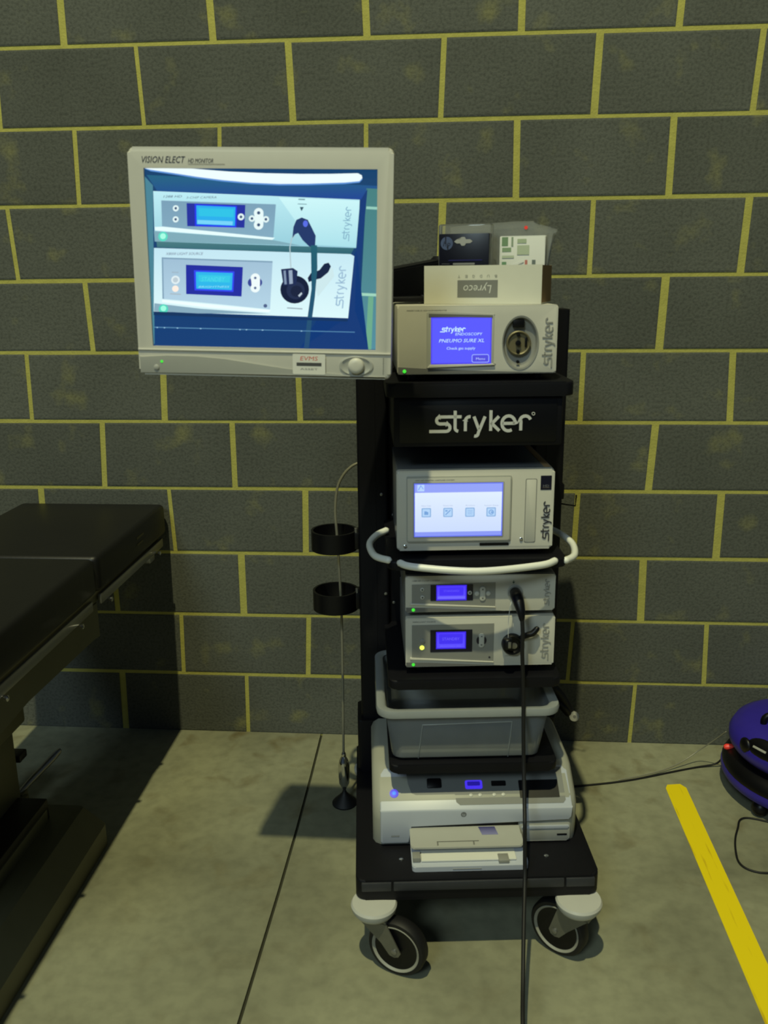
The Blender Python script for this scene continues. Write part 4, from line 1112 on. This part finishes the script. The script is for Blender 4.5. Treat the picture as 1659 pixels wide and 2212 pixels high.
# ================================================================== vacuum cleaner, right edge
vc = thing('vacuum_cleaner', 'purple and black canister vacuum cleaner at the right edge by the wall', 'vacuum cleaner', (1.83, -.25, 0))
bm = lathe(bmesh.new(), [(.18, .026), (.205, .035), (.224, .055), (.227, .080), (.215, .102), (.192, .115)], n=48); obj('lower_bowl', bm, M['blackplastic'], vc, 50)
bm = lathe(bmesh.new(), [(.223, .046), (.2280, .054), (.2295, .064), (.2275, .074)], n=48); obj('bumper_band', bm, M['purple'], vc, 50)['label'] = 'purple band'
bm = lathe(bmesh.new(), [(.19, .11), (.182, .120), (.182, .140), (.185, .150)], n=48)
obj('waist', bm, M['blackplastic'], vc, 50)
bm = lathe(bmesh.new(), [(.186, .126), (.204, .132), (.214, .146), (.215, .166), (.204, .188), (.172, .206), (.10, .216), (.03, .218)], n=48); obj('upper_shell', bm, M['purple'], vc, 60)
def onshell(a, z, r): return (r*math.cos(a), r*math.sin(a), z)
a_ = math.radians(197)
bm = bmesh.new(); bmesh.ops.create_uvsphere(bm, u_segments=16, v_segments=10, radius=.022)
for v_ in bm.verts: v_.co = Vector((v_.co.x*.5, v_.co.y, v_.co.z))
obj('cord_outlet', bm, M['blackplastic'], vc, 60, loc=onshell(math.radians(197), .176, .208), rot=(0, 0, math.radians(197)))
bm = bmesh.new(); bmesh.ops.create_uvsphere(bm, u_segments=20, v_segments=12, radius=1)
for v_ in bm.verts: v_.co = Vector((v_.co.x*.014, v_.co.y*.055, v_.co.z*.028))
bd = obj('side_badge', bm, M['blackplastic'], vc, 60, loc=onshell(math.radians(213), .186, .196), rot=(0, math.radians(-25), math.radians(213)))
obj('badge_mark', B(.0125, -.028, -.004, .0155, .012, .002, .001), M['plastic2'], bd, 30)
for dg in (150, 215, 252, 330):
    a = math.radians(dg); bm = bmesh.new(); bmesh.ops.create_uvsphere(bm, u_segments=16, v_segments=10, radius=.0225)
    for v_ in bm.verts: v_.co.z *= 1.0
    obj('caster', bm, M['blackplastic'], vc, 60, loc=(.2*math.cos(a), .2*math.sin(a), .0225))
bm = tube(bmesh.new(), [(-.135, .0, .204), (-.128, .0, .232), (-.06, .0, .246), (.04, .0, .246), (.08, .0, .212)], .009, 12, 5); obj('carry_handle', bm, M['blackplastic'], vc, 60)
bm = tube(bmesh.new(), [(-.212, .05, .108), (-.165, .05, .110)], .0085, 14, 0); obj('red_cap', bm, M['red'], vc, 40)['label'] = 'small bright red cap'

# ================================================================== cables on the floor
def fcable(name, label, pts, r, m='rubber'):
    x, y, z = pts[0]
    o = obj(name, tube(bmesh.new(), [(a-x, b_-y, c-z) for a, b_, c in pts], r, 8, 6), M[m], None, 60, loc=(x, y, z))
    return tag(o, label, 'cable')
fcable('power_cord', 'thin dark cord on the floor from behind the cart to the vacuum', [(1.05, -.28, .003), (1.19, -.258, .003), (1.271, -.241, .003), (1.34, -.222, .003), (1.409, -.197, .003), (1.47, -.172, .003), (1.558, -.138, .003), (1.615, -.128, .010), (1.63, -.135, .03)], .0028)
fcable('thin_lead', 'second thinner lead rising from the floor to the upper part of the vacuum', [(1.32, -.2255, .0075), (1.39, -.199, .0075), (1.46, -.166, .0085), (1.52, -.135, .02), (1.57, -.12, .05), (1.60, -.15, .10), (1.617, -.19, .150)], .0017, 'hose')
fcable('looped_cord', 'dark cord lying in a loop on the floor in front of the vacuum', [(1.80, -.47, .003), (1.72, -.42, .003), (1.672, -.396, .003), (1.630, -.384, .003), (1.606, -.395, .003), (1.590, -.43, .003), (1.572, -.47, .003), (1.558, -.515, .003), (1.549, -.565, .003), (1.556, -.592, .003), (1.578, -.607, .003), (1.608, -.610, .003), (1.70, -.60, .003), (1.8, -.56, .003)], .0026)

# ================================================================== light
def area(name, loc, target, size, energy, col):
    l = D.lights.new(name, 'AREA'); l.shape = 'DISK'; l.size = size; l.energy = energy; l.color = col
    o = D.objects.new(name, l); C.objects.link(o); o.location = loc
    o.rotation_euler = (Vector(target)-Vector(loc)).to_track_quat('-Z', 'Y').to_euler(); return o
# high-bay lamp of the hall, up and behind the photographer
area('high_bay_lamp', (.08, -3.95, 8.6), (.8, -.6, .6), .13, 480, (1.0, .97, .54))
# the hall's other lamps, further back: weaker and softer
area('far_hall_lamp', (-1.8, -8.5, 6.5), (.8, -.3, .9), 2.2, 230, (.70, .90, .95))
w_ = D.worlds.new('hall'); bpy.context.scene.world = w_; w_.use_nodes = True
w_.node_tree.nodes['Background'].inputs[0].default_value = (.42, .60, .80, 1)
w_.node_tree.nodes['Background'].inputs[1].default_value = .075

# ================================================================== camera
cam = D.cameras.new('camera'); co = D.objects.new('camera', cam); C.objects.link(co)
p_, y_, r_ = .260527775, .0765865363, -.00998499613
sy, cy, sp, cp_ = math.sin(y_), math.cos(y_), math.sin(p_), math.cos(p_)
F = Vector((-sy*cp_, cy*cp_, -sp)); rt_ = Vector((cy, sy, 0)); up_ = rt_.cross(F)
RT = rt_*math.cos(r_)+up_*math.sin(r_); UP = -rt_*math.sin(r_)+up_*math.cos(r_)
mt = Matrix((( RT.x, UP.x, -F.x, .830091), (RT.y, UP.y, -F.y, -2.505173), (RT.z, UP.z, -F.z, 1.402684), (0, 0, 0, 1)))
co.matrix_world = mt
cam.sensor_fit = 'HORIZONTAL'; cam.sensor_width = 36; cam.lens = 36*1904.187/1659; cam.clip_start = .05
# the photograph is slightly out of focus everywhere
cam.dof.use_dof = True; cam.dof.focus_distance = 40; cam.dof.aperture_fstop = 17
bpy.context.scene.camera = co
vs_ = bpy.context.scene.view_settings
vs_.view_transform = 'Standard'; vs_.look = 'None'; vs_.gamma = 1; vs_.exposure = 0; vs_.use_curve_mapping = False
